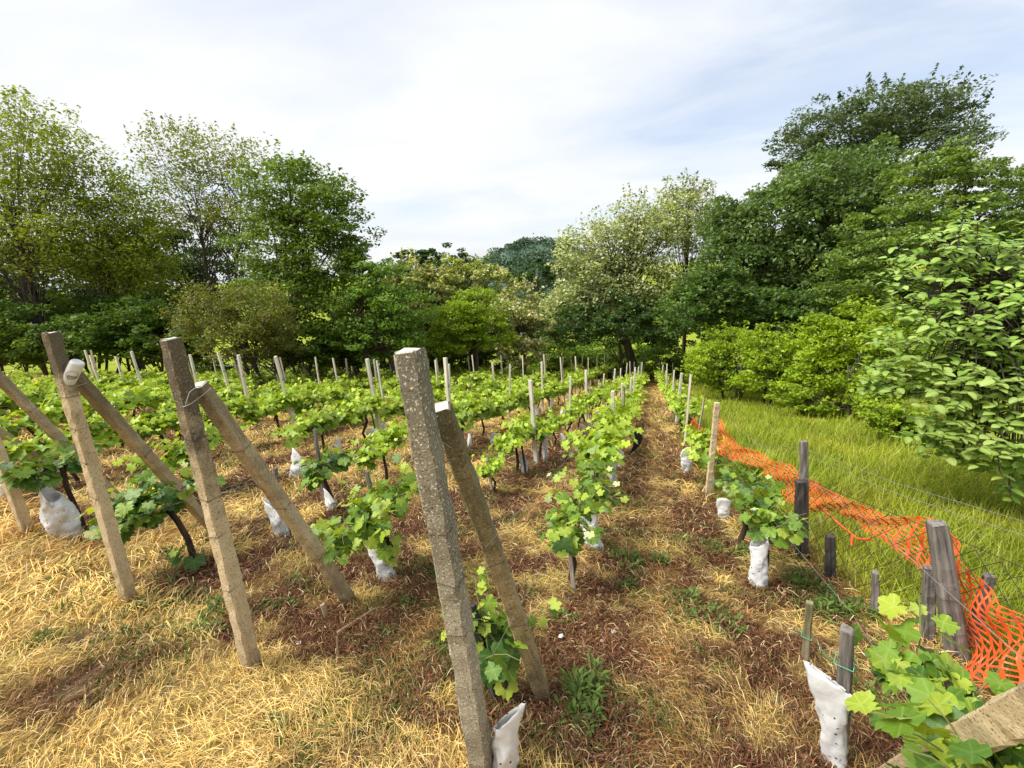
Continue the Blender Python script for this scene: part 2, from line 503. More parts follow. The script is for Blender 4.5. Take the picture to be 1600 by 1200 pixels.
M['conc_tan'] = mat_concrete('tan_concrete', (0.62, 0.50, 0.31), (0.46, 0.35, 0.20), (0.10, 0.08, 0.05), (0.62, 0.55, 0.42), 0.25, 1.38, 1.62)
M['conc_tan_dark'] = mat_concrete('mossy_concrete', (0.60, 0.485, 0.31), (0.43, 0.33, 0.20), (0.095, 0.075, 0.048), (0.6, 0.55, 0.45), 0.5, 1.05, 1.45)
M['conc_speck'] = mat_concrete('speckled_concrete', (0.40, 0.355, 0.26), (0.22, 0.19, 0.13), (0.17, 0.155, 0.115), (0.72, 0.68, 0.58), 1.0, 0.55, 1.7)
M['conc_brace'] = mat_concrete('brace_concrete', (0.54, 0.43, 0.27), (0.31, 0.24, 0.145), (0.17, 0.13, 0.08), (0.6, 0.54, 0.42), 0.3, 1.2, 1.9, streak_amt=0.75)
M['conc_brace_moss'] = mat_concrete('brown_concrete', (0.40, 0.32, 0.17), (0.19, 0.15, 0.08), (0.12, 0.10, 0.055), (0.55, 0.5, 0.4), 0.5, 0.9, 1.6, streak_amt=0.85)
M['conc_pale'] = mat_noise('pale_concrete', (0.50, 0.46, 0.38), (0.76, 0.71, 0.60), 7, 0.9, 0.4, (1, 1, 0.3), 0.004, (0.28, 0.24, 0.18), 12, 0.62)
M['wood_grey'] = mat_noise('grey_wood', (0.085, 0.075, 0.068), (0.27, 0.245, 0.22), 3.2, 0.9, 0.9, (14, 14, 0.8), 0.01, (0.03, 0.026, 0.024), 7, 0.6)
M['wood_pale'] = mat_noise('pale_wood', (0.25, 0.20, 0.15), (0.48, 0.42, 0.34), 3.2, 0.9, 0.7, (14, 14, 0.8), 0.006)
M['wood_dark'] = mat_noise('dark_wood', (0.02, 0.018, 0.017), (0.085, 0.078, 0.072), 3.2, 0.85, 0.7, (14, 14, 0.8), 0.006)
M['wood_moss'] = mat_noise('mossy_wood', (0.10, 0.11, 0.03), (0.30, 0.25, 0.17), 3.0, 0.9, 0.7, (10, 10, 0.9), 0.006)
M['wire'] = mat_plain('galvanised_wire', (0.38, 0.38, 0.37), 0.45, 0.7)
M['rust'] = mat_plain('rusty_wire', (0.085, 0.05, 0.035), 0.8, 0.3)
M['mesh_wire'] = mat_plain('dull_mesh_wire', (0.045, 0.04, 0.03), 0.7, 0.2)
M['orange'] = mat_noise('orange_plastic', (0.60, 0.060, 0.012), (0.86, 0.15, 0.035), 4, 0.5, 0.2, dist=0.004, spec=0.35, c3=(0.62, 0.22, 0.12), s3=16, t3=0.58)
M['sleeve'] = mat_sleeve()
M['black'] = mat_plain('black_plastic', (0.018, 0.017, 0.018), 0.5)
M['twine'] = mat_plain('green_twine', (0.10, 0.42, 0.27), 0.6)
M['paper'] = mat_plain('white_scrap', (0.78, 0.78, 0.78), 0.7)
M['can'] = mat_noise('can_lacquer', (0.62, 0.62, 0.60), (0.74, 0.74, 0.73), 9, 0.3, 0.05, c3=(0.42, 0.36, 0.3), s3=25, t3=0.66, spec=0.5)
M['can_metal'] = mat_plain('can_metal', (0.55, 0.52, 0.50), 0.3, 0.9)
M['ink'] = mat_plain('can_ink', (0.05, 0.06, 0.065), 0.4)
M['ink_soft'] = mat_plain('can_grey_ink', (0.33, 0.34, 0.34), 0.4)
M['dead'] = mat_noise('dead_twig', (0.13, 0.09, 0.06), (0.40, 0.30, 0.19), 10, 0.9, 0.5, (1, 1, 0.3))
M['bird'] = mat_plain('dark_feather', (0.02, 0.02, 0.022), 0.8)

# ------------------------------------------------------------------ ground zones shared by the soil sheet and the stems lying on it
FENCE_Y = np.array([-30, 0.5, 1.6, 2.68, 3.95, 5.3, 9.0, 23.0, 40.0, 60.0])
FENCE_X = np.array([3.2, 2.55, 2.2, 1.85, 1.5, 0.98, 0.85, 1.2, 1.3, 1.3])
ROWS = [  # x at y=0, drift per metre, first y, last y
    (0.875, -0.003, 0.70, 33.0), (-0.56, 0.012, 1.20, 35.5), (-2.08, 0.058, 1.38, 31.0), (-3.42, 0.03, 1.60, 29.5), (-5.42, 0.05, 2.02, 27.5),
    (-7.35, 0.05, 2.5, 26.0), (-9.15, 0.04, 3.0, 24.5), (-10.8, 0.04, 3.3, 23.0), (-12.5, 0.04, 3.7, 21.5), (-14.2, 0.03, 4.1, 20.5),
    (-15.9, 0.03, 4.5, 19.5), (-17.6, 0.02, 5.0, 18.5), (-19.4, 0.02, 5.5, 18.0), (-21.2, 0.01, 6.0, 17.5)]


ROWX_ = np.array([-80, -22, -14, -9, -4.5, -2.5, -.3, 1.2]); ROWE_ = np.array([14, 17.5, 20.5, 24.5, 27.5, 30, 34.5, 34])


def zone_color(x, y):
    """natural colours of the litter: gold straw, rust brown clippings under the rows, bare soil, green meadow"""
    n1 = fbm(x * 1.1, y * 1.1, 3); n2 = fbm(x * 3.3, y * 3.3, 9); n3 = fbm(x * 9, y * 9, 21, 3)
    rowd = np.full(np.shape(x), 9.0)
    for x0, dr, ya, yb in ROWS:
        inr = (y > ya + 0.1) & (y < yb + 1)
        rowd = np.where(inr, np.minimum(rowd, np.abs(x - (x0 + dr * y))), rowd)
    brown = np.clip((0.86 - rowd) / 0.36, 0, 1) * np.clip((n2 - 0.30) * 5.5, 0, 1)
    brown = np.maximum(brown, np.clip((n1 - 0.52) * 5.5, 0, 1) * np.clip((n2 - 0.35) * 4, 0, 1) * 0.85)
    brown = np.maximum(brown, np.clip(1.3 - np.hypot((x - 1.15) / 1.0, (y - 1.8) / 1.35), 0, 1) * np.clip((n2 - 0.22) * 4, 0, 1))
    fade = np.clip((y - 7) / 12, 0, 1) * 0.55
    brown = brown * (1 - fade)
    straw = np.stack([0.76 + 0.16 * (n3 - .5), 0.54 + 0.16 * (n3 - .5), 0.175 + 0.10 * (n3 - .5)], -1)
    orange = np.array([0.56, 0.27, 0.07])
    rust = np.clip((n2 - 0.44) * 4, 0, 1)[..., None] * (0.7 - 0.5 * np.clip((1.9 - y) * 1.5, 0, 1) * np.clip((-0.2 - x) * 2, 0, 1))[..., None]
    c = straw * (1 - rust) + orange * rust
    br = np.array([0.145, 0.066, 0.030]) * (0.7 + 0.9 * n3[..., None])
    c = c * (1 - brown[..., None]) + br * brown[..., None]
    # bare trodden soil near the second and third end posts
    soil = np.zeros(np.shape(x))
    for sx, sy, ra, rb, an in SOIL:
        ca, sa = math.cos(an), math.sin(an)
        u = ((x - sx) * ca + (y - sy) * sa) / ra; v = (-(x - sx) * sa + (y - sy) * ca) / rb
        soil = np.maximum(soil, np.clip((1.15 - np.hypot(u, v) + (n3 - .5) * 0.9) * 3, 0, 1))
    so = np.array([0.30, 0.215, 0.115]) * (0.75 + 0.5 * n3[..., None])
    c = c * (1 - soil[..., None]) + so * soil[..., None]
    xf = np.interp(y, FENCE_Y, FENCE_X)
    mead = np.clip((x - xf + 0.12 + (n2 - .5) * 0.5) * 4, 0, 1)
    yend = np.interp(x, ROWX_, ROWE_)
    mead = np.where(y > yend + 1.0 + (n1 - .5) * 3, 1.0, mead)
    g = np.array([0.225, 0.285, 0.022]) * (0.7 + 0.6 * n2[..., None]) + np.array([0.12, 0.07, 0.012]) * np.clip((n1 - .5) * 3, 0, 1)[..., None]
    patch = np.clip((fbm(x * 1.7, y * 1.7, 40) - 0.60) * 6, 0, 1) * np.clip((y - 1.2) / 2, 0, 1) * 0.6
    patch = patch * np.clip(1 - brown, 0, 1) * (1 - soil)
    c = c * (1 - patch[..., None]) + np.array([0.17, 0.19, 0.04]) * patch[..., None]
    c = c * (1 - mead[..., None]) + g * mead[..., None]
    return c, brown, mead, soil


SOIL = []
for (a, b, wd) in (((172, 985), (105, 992), 0.075), ((165, 1030), (85, 1085), 0.09), ((975, 1050), (1010, 1075), 0.04)):
    p0, p1 = ground_at(*a), ground_at(*b)
    ctr = (p0 + p1) / 2; dvec = p1 - p0
    SOIL.append((ctr[0], ctr[1], max(0.12, np.hypot(dvec[0], dvec[1]) / 2), wd, math.atan2(dvec[1], dvec[0])))


def lump(x, y):
    return (fbm(x * 2.1, y * 2.1, 60, 4) - 0.5) * 0.09 + (fbm(x * 9, y * 9, 70, 3) - 0.5) * 0.045


def build_ground():
    def spread(a, b, step, far, ratio=1.16):
        xs = list(np.arange(a, b, step)); s = step; v = b
        while v < far: xs.append(v); s *= ratio; v += s
        s = step; v = a
        lo = []
        while v > -far: s *= ratio; v -= s; lo.append(v)
        return np.array(lo[::-1] + xs)
    xs = spread(-6.0, 4.5, 0.05, 2500); ys = spread(0.2, 8.0, 0.05, 2500)
    Xg, Yg = np.meshgrid(xs, ys)
    c, br, me_, so = zone_color(Xg, Yg)
    near = np.clip(1 - (np.hypot(Xg, Yg) - 25) / 20, 0, 1)
    Z = gz(Xg, Yg) + lump(Xg, Yg) * near - so * 0.025
    V = np.stack([Xg, Yg, Z], -1).reshape(-1, 3)
    nx, ny = len(xs), len(ys)
    i = np.arange(nx - 1); j = np.arange(ny - 1)
    I, J = np.meshgrid(i, j)
    a = (J * nx + I).ravel()
    F = np.stack([a, a + 1, a + nx + 1, a + nx], -1)
    dk = 0.50 + 0.5 * np.clip((np.hypot(Xg, Yg) - 5) / 14, 0, 1)[..., None]   # shade in the gaps between loose stems, put into the near ground's colour
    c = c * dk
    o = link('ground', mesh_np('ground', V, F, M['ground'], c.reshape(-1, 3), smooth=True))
    tag(o, kind='structure')


build_ground()


def blades(name, x, y, z, ang, tilt, length, width, arch, colr, mat):
    """stems or grass blades, each a three-section curved strip"""
    n = len(x)
    d = np.stack([np.cos(ang) * np.cos(tilt), np.sin(ang) * np.cos(tilt), np.sin(tilt)], -1)
    s = np.stack([-np.sin(ang), np.cos(ang), np.zeros(n)], -1)
    roll = RG.uniform(-0.9, 0.9, n)[:, None]
    upv = np.cross(d, s)
    s = s * np.cos(roll) + upv * np.sin(roll)
    b = np.stack([x, y, z], -1)
    V = np.zeros((n, 6, 3)); C = np.zeros((n, 6, 3))
    for k, (t, wv) in enumerate(((0, 1.0), (0.5, 0.9), (1.0, 0.25))):
        c = b + d * (length * t)[:, None]
        c[:, 2] += arch * (4 * t * (1 - t) if True else 0)
        V[:, 2 * k] = c - s * (width * wv / 2)[:, None]
        V[:, 2 * k + 1] = c + s * (width * wv / 2)[:, None]
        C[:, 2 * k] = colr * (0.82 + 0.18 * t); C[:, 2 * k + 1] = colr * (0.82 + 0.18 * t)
    base = (np.arange(n) * 6)[:, None]
    F = np.concatenate([base + np.array([0, 1, 3, 2]), base + np.array([2, 3, 5, 4])], 0)
    return link(name, mesh_np(name, V.reshape(-1, 3), F, mat, C.reshape(-1, 3)))


def build_straw():
    N = 300000
    r = 0.75 * np.exp(RG.uniform(0, 1, N) ** 0.85 * math.log(26 / 0.75))
    th = RG.uniform(math.radians(22), math.radians(172), N)
    x = r * np.cos(th); y = r * np.sin(th)
    c, br, mead, soil = zone_color(x, y)
    keep = (mead < 0.35) & (soil < RG.uniform(0.05, 1.0, N)) & (RG.uniform(0, 1, N) > br * 0.35) & (y < 35)
    x, y, r, c, br = x[keep], y[keep], r[keep], c[keep], br[keep]
    n = len(x)
    sw = fbm(x * 1.3, y * 1.3, 90, 3) * 5.0
    ang = sw + RG.normal(0, 0.75, n) + np.where(RG.uniform(0, 1, n) < 0.5, math.pi, 0)
    ex, ey = [], []
    for qx, qy in ((-.58, 1.18), (-2.0, 1.36), (-3.34, 1.59), (-5.39, 2.02), (-.44, 1.66), (-1.9, 2.05), (1.8, 2.68), (1.39, 3.95), (.78, 5.29), (.86, 1.71)):
        a_ = RG.uniform(0, 6.28, 260); d_ = np.abs(RG.normal(.085, .06, 260)) + .02
        ex.append(qx + np.cos(a_) * d_); ey.append(qy + np.sin(a_) * d_)
    ex = np.concatenate(ex); ey = np.concatenate(ey); heap = np.concatenate([np.zeros(n), np.ones(len(ex))])
    c2_, b2_, _, _ = zone_color(ex, ey)
    x = np.concatenate([x, ex]); y = np.concatenate([y, ey]); r = np.hypot(x, y); c = np.concatenate([c, c2_]); br = np.concatenate([br, b2_])
    n = len(x); ang = np.concatenate([ang, RG.uniform(0, 6.28, len(ex))])
    sc_ = np.clip(r / 3.0, 0.75, 5)
    length = RG.uniform(0.035, 0.12, n) * np.clip(sc_, 0.9, 2.0) * (1 - 0.35 * br)
    width = RG.uniform(0.0022, 0.0048, n) * sc_
    tilt = np.abs(RG.normal(0, 0.17, n)) * np.where(RG.uniform(0, 1, n) < 0.85, 1, 2.2)
    z = gz(x, y) + lump(x, y) + RG.uniform(-0.006, 0.028, n) + heap * RG.uniform(0, .03, n)
    tilt = tilt + heap * RG.uniform(0, .7, n)
    v = RG.uniform(0.60, 1.40, n)[:, None]
    warm = RG.uniform(0, 1, n)[:, None]
    cc = c * v * (1 + (warm - 0.5) * np.array([0.1, 0.0, -0.25]))
    # some pale bleached stems and some greenish stems
    pale = RG.uniform(0, 1, n) < 0.10
    cc[pale] = np.array([0.78, 0.63, 0.33]) * RG.uniform(0.8, 1.1, (pale.sum(), 1))
    dk = RG.uniform(0, 1, n) < 0.16
    cc[dk] = cc[dk] * np.array([0.45, 0.36, 0.33])
    gr = RG.uniform(0, 1, n) < 0.05
    cc[gr] = np.array([0.17, 0.19, 0.035]) * RG.uniform(0.7, 1.2, (gr.sum(), 1))
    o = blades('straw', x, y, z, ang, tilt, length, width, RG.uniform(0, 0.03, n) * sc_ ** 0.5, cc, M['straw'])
    tag(o, 'golden dry straw and brown clippings lying between the vine rows', kind='stuff')


def build_meadow():
    N = 200000
    r = 1.6 * np.exp(RG.uniform(0, 1, N) * math.log(45 / 1.6))
    th = RG.uniform(math.radians(-5), math.radians(90), N)
    x = r * np.cos(th); y = r * np.sin(th)
    c, br, mead, soil = zone_color(x, y)
    keep = (mead > 0.4) & (x < 30) & (x > -3)
    x, y, r, c = x[keep], y[keep], r[keep], c[keep]
    n = len(x)
    sc_ = np.clip(r / 4.0, 0.8, 6)
    ang = RG.uniform(0, 2 * math.pi, n)
    tilt = RG.uniform(0.45, 1.4, n)
    length = RG.uniform(0.05, 0.21, n) * (0.6 + 0.8 * fbm(x * 0.9, y * 0.9, 33, 3)) * np.clip(sc_, 0.9, 1.5)
    width = RG.uniform(0.003, 0.0065, n) * sc_
    z = gz(x, y) + lump(x, y) - 0.01
    big = fbm(x * 0.7, y * 0.7, 55, 3)[:, None]
    cc = c * RG.uniform(0.8, 1.35, n)[:, None] * (0.85 + 0.4 * big)
    yel = RG.uniform(0, 1, n) < 0.16
    cc[yel] = np.array([0.40, 0.38, 0.10]) * RG.uniform(0.7, 1.1, (yel.sum(), 1))
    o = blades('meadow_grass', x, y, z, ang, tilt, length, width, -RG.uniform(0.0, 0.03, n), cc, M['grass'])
    tag(o, 'tall yellow-green meadow grass beyond the orange net', kind='stuff')


def build_clippings():
    # short dark clippings raked under the vines, and small green sprouts coming through the straw
    N = 150000
    r = 0.75 * np.exp(RG.uniform(0, 1, N) * math.log(16 / 0.75)); th = RG.uniform(math.radians(22), math.radians(172), N)
    x = r * np.cos(th); y = r * np.sin(th)
    c, br, mead, soil = zone_color(x, y)
    k = (br > RG.uniform(0.1, 0.9, N)) & (mead < .3)
    x, y, r, c = x[k], y[k], r[k], c[k]; n = len(x)
    sc_ = np.clip(r / 3.0, 0.8, 4)
    cc = np.array([0.165, 0.076, 0.036]) * RG.uniform(0.3, 1.9, n)[:, None] * (1 + (RG.uniform(0, 1, n)[:, None] - .5) * np.array([0.5, 0.1, -.2]))
    pale = RG.uniform(0, 1, n) < .16
    cc[pale] = np.array([0.50, 0.34, 0.17]) * RG.uniform(.6, 1.1, (pale.sum(), 1))
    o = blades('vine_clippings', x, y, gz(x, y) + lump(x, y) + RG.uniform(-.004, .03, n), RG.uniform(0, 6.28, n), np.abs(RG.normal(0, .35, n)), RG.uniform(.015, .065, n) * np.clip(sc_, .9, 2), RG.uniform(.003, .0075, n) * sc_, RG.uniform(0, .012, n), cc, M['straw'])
    tag(o, 'rust brown and dark clippings lying in strips under the vines', kind='stuff')
    N = 120000
    r = 1.0 * np.exp(RG.uniform(0, 1, N) * math.log(22 / 1.0)); th = RG.uniform(math.radians(25), math.radians(160), N)
    x = r * np.cos(th); y = r * np.sin(th)
    c, br, mead, soil = zone_color(x, y)
    pn = fbm(x * 2.3, y * 2.3, 140, 4)
    k = (pn > 0.60 + RG.uniform(-.02, .08, N)) & (mead < .5) & (soil < .2) & (x > -3 - y)
    x, y, r = x[k], y[k], r[k]; n = len(x); sc_ = np.clip(r / 3.0, .8, 4)
    cc = np.array([0.11, 0.17, 0.035]) * RG.uniform(.6, 1.6, n)[:, None]
    o = blades('sprouting_weeds', x, y, gz(x, y) + lump(x, y), RG.uniform(0, 6.28, n), RG.uniform(.2, 1.2, n), RG.uniform(.02, .07, n) * np.clip(sc_, .9, 2), RG.uniform(.004, .010, n) * sc_, RG.uniform(0, .01, n), cc, M['grass'])
    tag(o, 'small green weeds sprouting through the straw', kind='stuff')


build_straw()
build_meadow()
build_clippings()

# ------------------------------------------------------------------ hill far behind the trees
def build_hill():
    c = at(825, 420, 360)
    R_ = 92.0
    n = 64
    V = []; F = []
    for i in range(n):
        for j in range(n):
            u = -1 + 2 * i / (n - 1); v = -1 + 2 * j / (n - 1)
            d = math.hypot(u * 1.0, v * 1.0)
            h = max(0.0, math.cos(min(d, 1) * math.pi / 2)) ** 1.1
            zz = -22.5 + 40.5 * h * (0.86 + 0.25 * vnoise(u * 3 + 9, v * 3 + 4, 5))
            V.append((c[0] + 8 + u * R_ * 0.80, c[1] + v * R_, zz))
    V = np.array(V)
    for i in range(n - 1):
        for j in range(n - 1):
            a = i * n + j
            F.append((a, a + n, a + n + 1, a + 1))
    colr = np.tile(np.array([0.075, 0.125, 0.085]), (len(V), 1))  # distance haze painted into the hill's colour, paled towards blue
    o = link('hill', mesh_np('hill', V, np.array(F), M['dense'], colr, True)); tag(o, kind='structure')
    # its wood, read as one mass
    k = 900
    idx = RG.integers(0, len(V), k)
    P = V[idx] + RG.normal(0, 2.0, (k, 3)) * np.array([1, 1, 0.3])
    leaves_v, leaves_c = [], []
    for p in P:
        rr = RG.uniform(3.0, 6.5)
        m = 60
        dirs = RG.normal(0, 1, (m, 3)); dirs /= np.linalg.norm(dirs, axis=1)[:, None]; dirs[:, 2] = np.abs(dirs[:, 2])
        q = p + dirs * rr * np.array([1, 1, 0.9])
        leaves_v.append(q); tone = RG.uniform(0.7, 1.4)
        leaves_c.append(np.tile(np.array([0.080, 0.135, 0.085]) * tone, (m, 1)))  # crowns carry the same painted haze in their pale bluish tint
    q = np.concatenate(leaves_v); cc = np.concatenate(leaves_c)
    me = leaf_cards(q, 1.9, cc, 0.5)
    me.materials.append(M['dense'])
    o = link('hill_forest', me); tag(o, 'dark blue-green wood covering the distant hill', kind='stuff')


def leaf_cards(P, size, colr, upbias=0.6, aspect=0.55, sizevar=0.55, V_extra=None):
    """diamond leaves at points P with random tilt"""
    n = len(P)
    nrm = RG.normal(0, 1, (n, 3)); nrm[:, 2] = np.abs(nrm[:, 2]) + upbias
    nrm /= np.linalg.norm(nrm, axis=1)[:, None]
    a = RG.normal(0, 1, (n, 3)); a -= nrm * (a * nrm).sum(1)[:, None]; a /= np.linalg.norm(a, axis=1)[:, None]
    b = np.cross(nrm, a)
    s = (size * (1 + RG.uniform(-sizevar, sizevar, n)))[:, None]
    V = np.zeros((n, 4, 3))
    V[:, 0] = P - a * s * 0.5
    V[:, 1] = P + b * s * aspect * 0.5 - a * s * 0.05 + nrm * s * 0.06
    V[:, 2] = P + a * s * 0.5 - nrm * s * 0.12
    V[:, 3] = P - b * s * aspect * 0.5 - a * s * 0.05 + nrm * s * 0.06
    C = np.repeat(colr, 4, axis=0)
    F = np.arange(n * 4).reshape(n, 4)
    return mesh_np('leaves', V.reshape(-1, 3), F, None, C)


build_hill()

# ------------------------------------------------------------------ trees and shrubs
TREE_STATS = [0]


def tree(name, label, cat, depth, lobes, nleaf, size, c1, c2, group=None, sparse=0.0, bloom=0.0, bloom_c=(0.62, 0.62, 0.36), trunk_r=0.16, trunk_px=None,
         clus=46, crad=0.20, limbs=True, mat='leaf', base_h=None, flat=0.62, droop=0.0, thick=1.0, upbias=0.6, seed=0, trunks=1, spikes=0):
    """lobes: (px, py, rx, ry) of the crown's masses as they stand at this depth; the trunk goes down to the terrain"""
    global RG
    RG = np.random.default_rng(1000 + seed + int(abs(lobes[0][0]) * 7 + lobes[0][1]))
    random.seed(int(lobes[0][0] * 3 + lobes[0][1]))
    k = depth / FPX
    L_ = []
    for (px, py, rx, ry, *dz) in lobes:
        off = dz[0] if dz else 0.0
        ctr = at(px, py, depth + off)
        kk = (depth + off) / FPX
        L_.append((ctr, np.array([rx * kk, (rx + ry) * 0.5 * kk * thick, ry * kk])))
    wts = np.array([r[0] * r[2] for _, r in L_])
    bx = np.average([c[0] for c, _ in L_], weights=wts); by = np.average([c[1] for c, _ in L_], weights=wts)
    if trunk_px is not None:
        q = at(trunk_px, 560, depth); bx, by = q[0], q[1]
    base = np.array([bx, by, float(gz(bx, by)) - 0.15])
    root = thing(name, label, cat, base, group)
    nleaf = int(nleaf * 1.3); size = size * .82
    if sparse < .3: clus = clus * 1.6; flat = flat * .85
    # sub-masses
    P = []; T = []; centers = []
    ncl = max(8, int(nleaf / clus))
    cnt = RG.multinomial(ncl, wts / wts.sum())
    for (c, r), m in zip(L_, cnt):
        if m == 0: continue
        d = RG.normal(0, 1, (m, 3)); d /= np.linalg.norm(d, axis=1)[:, None]
        rad = RG.uniform(0.30 if sparse < 0.3 else 0.15, 1.0, m) ** 0.5
        wob = 0.82 + 0.36 * vnoise(d[:, 0] * 2.3 + c[0], d[:, 2] * 2.3 + d[:, 1] * 1.7, 3)
        cc = c + d * r * (rad * wob)[:, None]
        centers.append(cc)
        cr = crad * min(r[0], r[2]) * RG.uniform(0.6, 1.5, m) + 0.10
        li = RG.integers(int(clus * 0.6), int(clus * 1.4), m)
        for j in range(m):
            g = RG.normal(0, 1, (li[j], 3)); g /= np.linalg.norm(g, axis=1)[:, None]
            g *= (RG.uniform(0.2, 1, li[j]) ** 0.5)[:, None]
            q = cc[j] + g * cr[j] * np.array([1.15, 1.15, flat])
            if droop: q[:, 2] -= droop * np.hypot(g[:, 0], g[:, 1]) ** 2 * cr[j]
            P.append(q); T.append(np.full(li[j], RG.uniform(0, 1)))
    P = np.concatenate(P); T = np.concatenate(T)
    if spikes:
        top = sorted(range(len(L_)), key=lambda i: -L_[i][0][2])[:max(1, len(L_) // 2)]
        for _ in range(spikes):
            c, r = L_[random.choice(top)]
            a = random.uniform(-1, 1)
            s0 = c + np.array([a * r[0] * 0.8, random.uniform(-.4, .4) * r[1], r[2] * math.sqrt(max(0.05, 1 - a * a)) * 0.75])
            ln = random.uniform(0.35, 0.8) * r[2] * 0.9
            dv = np.array([a * 0.5 + random.uniform(-.25, .25), random.uniform(-.2, .2), 1.0])
            m = int(22 * ln / 0.6)
            tt = RG.uniform(0, 1, m)[:, None]
            q = s0 + dv * tt * ln + RG.normal(0, 1, (m, 3)) * 0.16 * (1.1 - tt)
            P = np.concatenate([P, q]); T = np.concatenate([T, RG.uniform(0, 1, m)])
            centers.append((s0 + dv * ln * 0.8)[None])
    n = len(P)
    mixv = np.clip(0.5 * T + 0.5 * RG.uniform(0, 1, n), 0, 1)[:, None]
    c1 = np.array(c1) * np.array([1.45, 1.45, 1.3]); c2 = np.array(c2) * np.array([1.55, 1.55, 1.25])
    cl = (np.array(c1) * (1 - mixv) + np.array(c2) * mixv) * RG.uniform(0.8, 1.2, (n, 1))
    if bloom:
        bm = RG.uniform(0, 1, n) < bloom * (0.4 + 1.2 * T)
        cl[bm] = np.array(bloom_c) * RG.uniform(0.75, 1.1, (bm.sum(), 1))
    me = leaf_cards(P - base, size, cl, upbias)
    me.materials.append(M[mat])
    cro = link('crown', me, root)
    cro['kind'] = 'stuff'
    TREE_STATS[0] += n
    # trunk and limbs
    tb = MB()
    allc = np.concatenate(centers)
    topc = np.average([c for c, _ in L_], axis=0, weights=wts)
    for q in range(trunks):
        o = np.array([random.uniform(-.5, .5), random.uniform(-.4, .4), 0]) * (0 if trunks == 1 else 1.6)
        b0 = o.copy()
        tip = (topc - base) + np.array([random.uniform(-.5, .5), random.uniform(-.5, .5), 0]) + o * 1.5
        mid = b0 * 0.5 + tip * 0.5 + np.array([random.uniform(-.3, .3), random.uniform(-.3, .3), 0.0])
        pts = [b0, b0 * .75 + mid * .25 + np.array([0.05, 0, 0]), mid, mid * .5 + tip * .5, tip]
        tb.tube(pts, [trunk_r * 1.25, trunk_r, trunk_r * .8, trunk_r * .6, trunk_r * .3], 7, jitter=0.08)
        if limbs:
            nb = min(len(allc), 26 if sparse < 0.3 else 46)
            for ci in RG.choice(len(allc), nb, replace=False):
                e = allc[ci] - base
                t = random.uniform(0.35, 0.95)
                kx = t * (len(pts) - 1); i0 = int(kx); fr = kx - i0
                s = pts[i0] * (1 - fr) + pts[min(i0 + 1, len(pts) - 1)] * fr
                if e[2] < s[2] - 0.5: continue
                m1 = s * .6 + e * .4 + np.array([random.uniform(-.2, .2), random.uniform(-.2, .2), random.uniform(.0, .35)])
                m2 = s * .25 + e * .75 + np.array([random.uniform(-.2, .2), random.uniform(-.2, .2), random.uniform(.0, .25)])
                rr = trunk_r * random.uniform(0.22, 0.4)
                tb.tube([s, m1, m2, e], [rr, rr * .65, rr * .4, rr * .15], 5, cap=False)
    tb.build('trunk', M['bark'], root, smooth=True)
    return root


YG1, YG2 = (0.085, 0.125, 0.016), (0.19, 0.24, 0.03)
DG1, DG2 = (0.026, 0.060, 0.014), (0.070, 0.130, 0.026)
MG1, MG2 = (0.045, 0.10, 0.018), (0.12, 0.20, 0.03)
BL1, BL2 = (0.030, 0.066, 0.030), (0.080, 0.135, 0.055)

tree('robinia_tree', 'tall yellow-green feathery tree standing highest over the can', 'tree', 19, [(20, 250, 75, 85), (75, 240, 60, 75), (-60, 330, 110, 130), (40, 370, 95, 90), (110, 380, 60, 70)], 22000, 0.17, YG1, YG2, sparse=.5, trunk_px=70, trunk_r=.07, clus=26, crad=.24, trunks=3, spikes=14, seed=1)
tree('robinia_tree', 'yellow-green feathery tree with several thin stems behind the can post', 'tree', 20.5, [(150, 300, 60, 60), (205, 340, 55, 60), (160, 400, 80, 60), (225, 400, 50, 60)], 12500, 0.17, YG1, YG2, sparse=.5, trunk_px=155, trunk_r=.06, clus=24, crad=.25, trunks=3, spikes=14, seed=2)
tree('robinia_tree', 'tall airy tree with sky showing through its thin crown', 'tree', 23, [(265, 255, 55, 50), (325, 250, 55, 50), (385, 265, 42, 52), (300, 330, 70, 45), (370, 340, 50, 45)], 8200, 0.17, (0.07, 0.095, 0.022), (0.165, 0.195, 0.04), sparse=.8, trunk_px=335, trunk_r=.08, clus=16, crad=.22, spikes=20, trunks=2, seed=3)
tree('dark_tree', 'dark green round tree tucked behind the airy tree', 'tree', 26, [(245, 390, 70, 50), (310, 400, 75, 60), (270, 460, 110, 60), (350, 430, 60, 60)], 15000, 0.22, DG1, (0.045, 0.09, 0.018), trunk_r=.2, seed=4)
tree('maple_tree', 'broad deep-green tree, highest of those behind the dark-topped post', 'tree', 18.5, [(440, 300, 62, 55), (490, 320, 62, 62), (535, 355, 45, 60), (430, 380, 70, 60), (500, 400, 75, 60), (555, 420, 34, 45), (450, 460, 80, 55), (520, 480, 70, 55)], 30000, 0.17, (0.042, 0.086, 0.014), (0.120, 0.185, 0.030), trunk_px=415, trunk_r=.22, clus=44, crad=.24, spikes=16, seed=5)
tree('olive_shrub', 'rounded olive-brown bush under the deep-green maple', 'shrub', 15.5, [(335, 490, 60, 52), (400, 490, 62, 52), (370, 525, 100, 42), (440, 520, 36, 40)], 16000, 0.10, (0.055, 0.070, 0.014), (0.115, 0.125, 0.022), trunk_r=.07, clus=40, crad=.2, seed=6, trunks=3)
tree('hazel_shrub', 'fresh green leafy bush between maple and pale catkin trees', 'shrub', 18, [(600, 440, 45, 40), (575, 490, 55, 50), (630, 490, 45, 50), (600, 530, 60, 35)], 14000, 0.15, MG1, (0.13, 0.22, 0.032), trunk_r=.09, clus=44, seed=7, trunks=3)
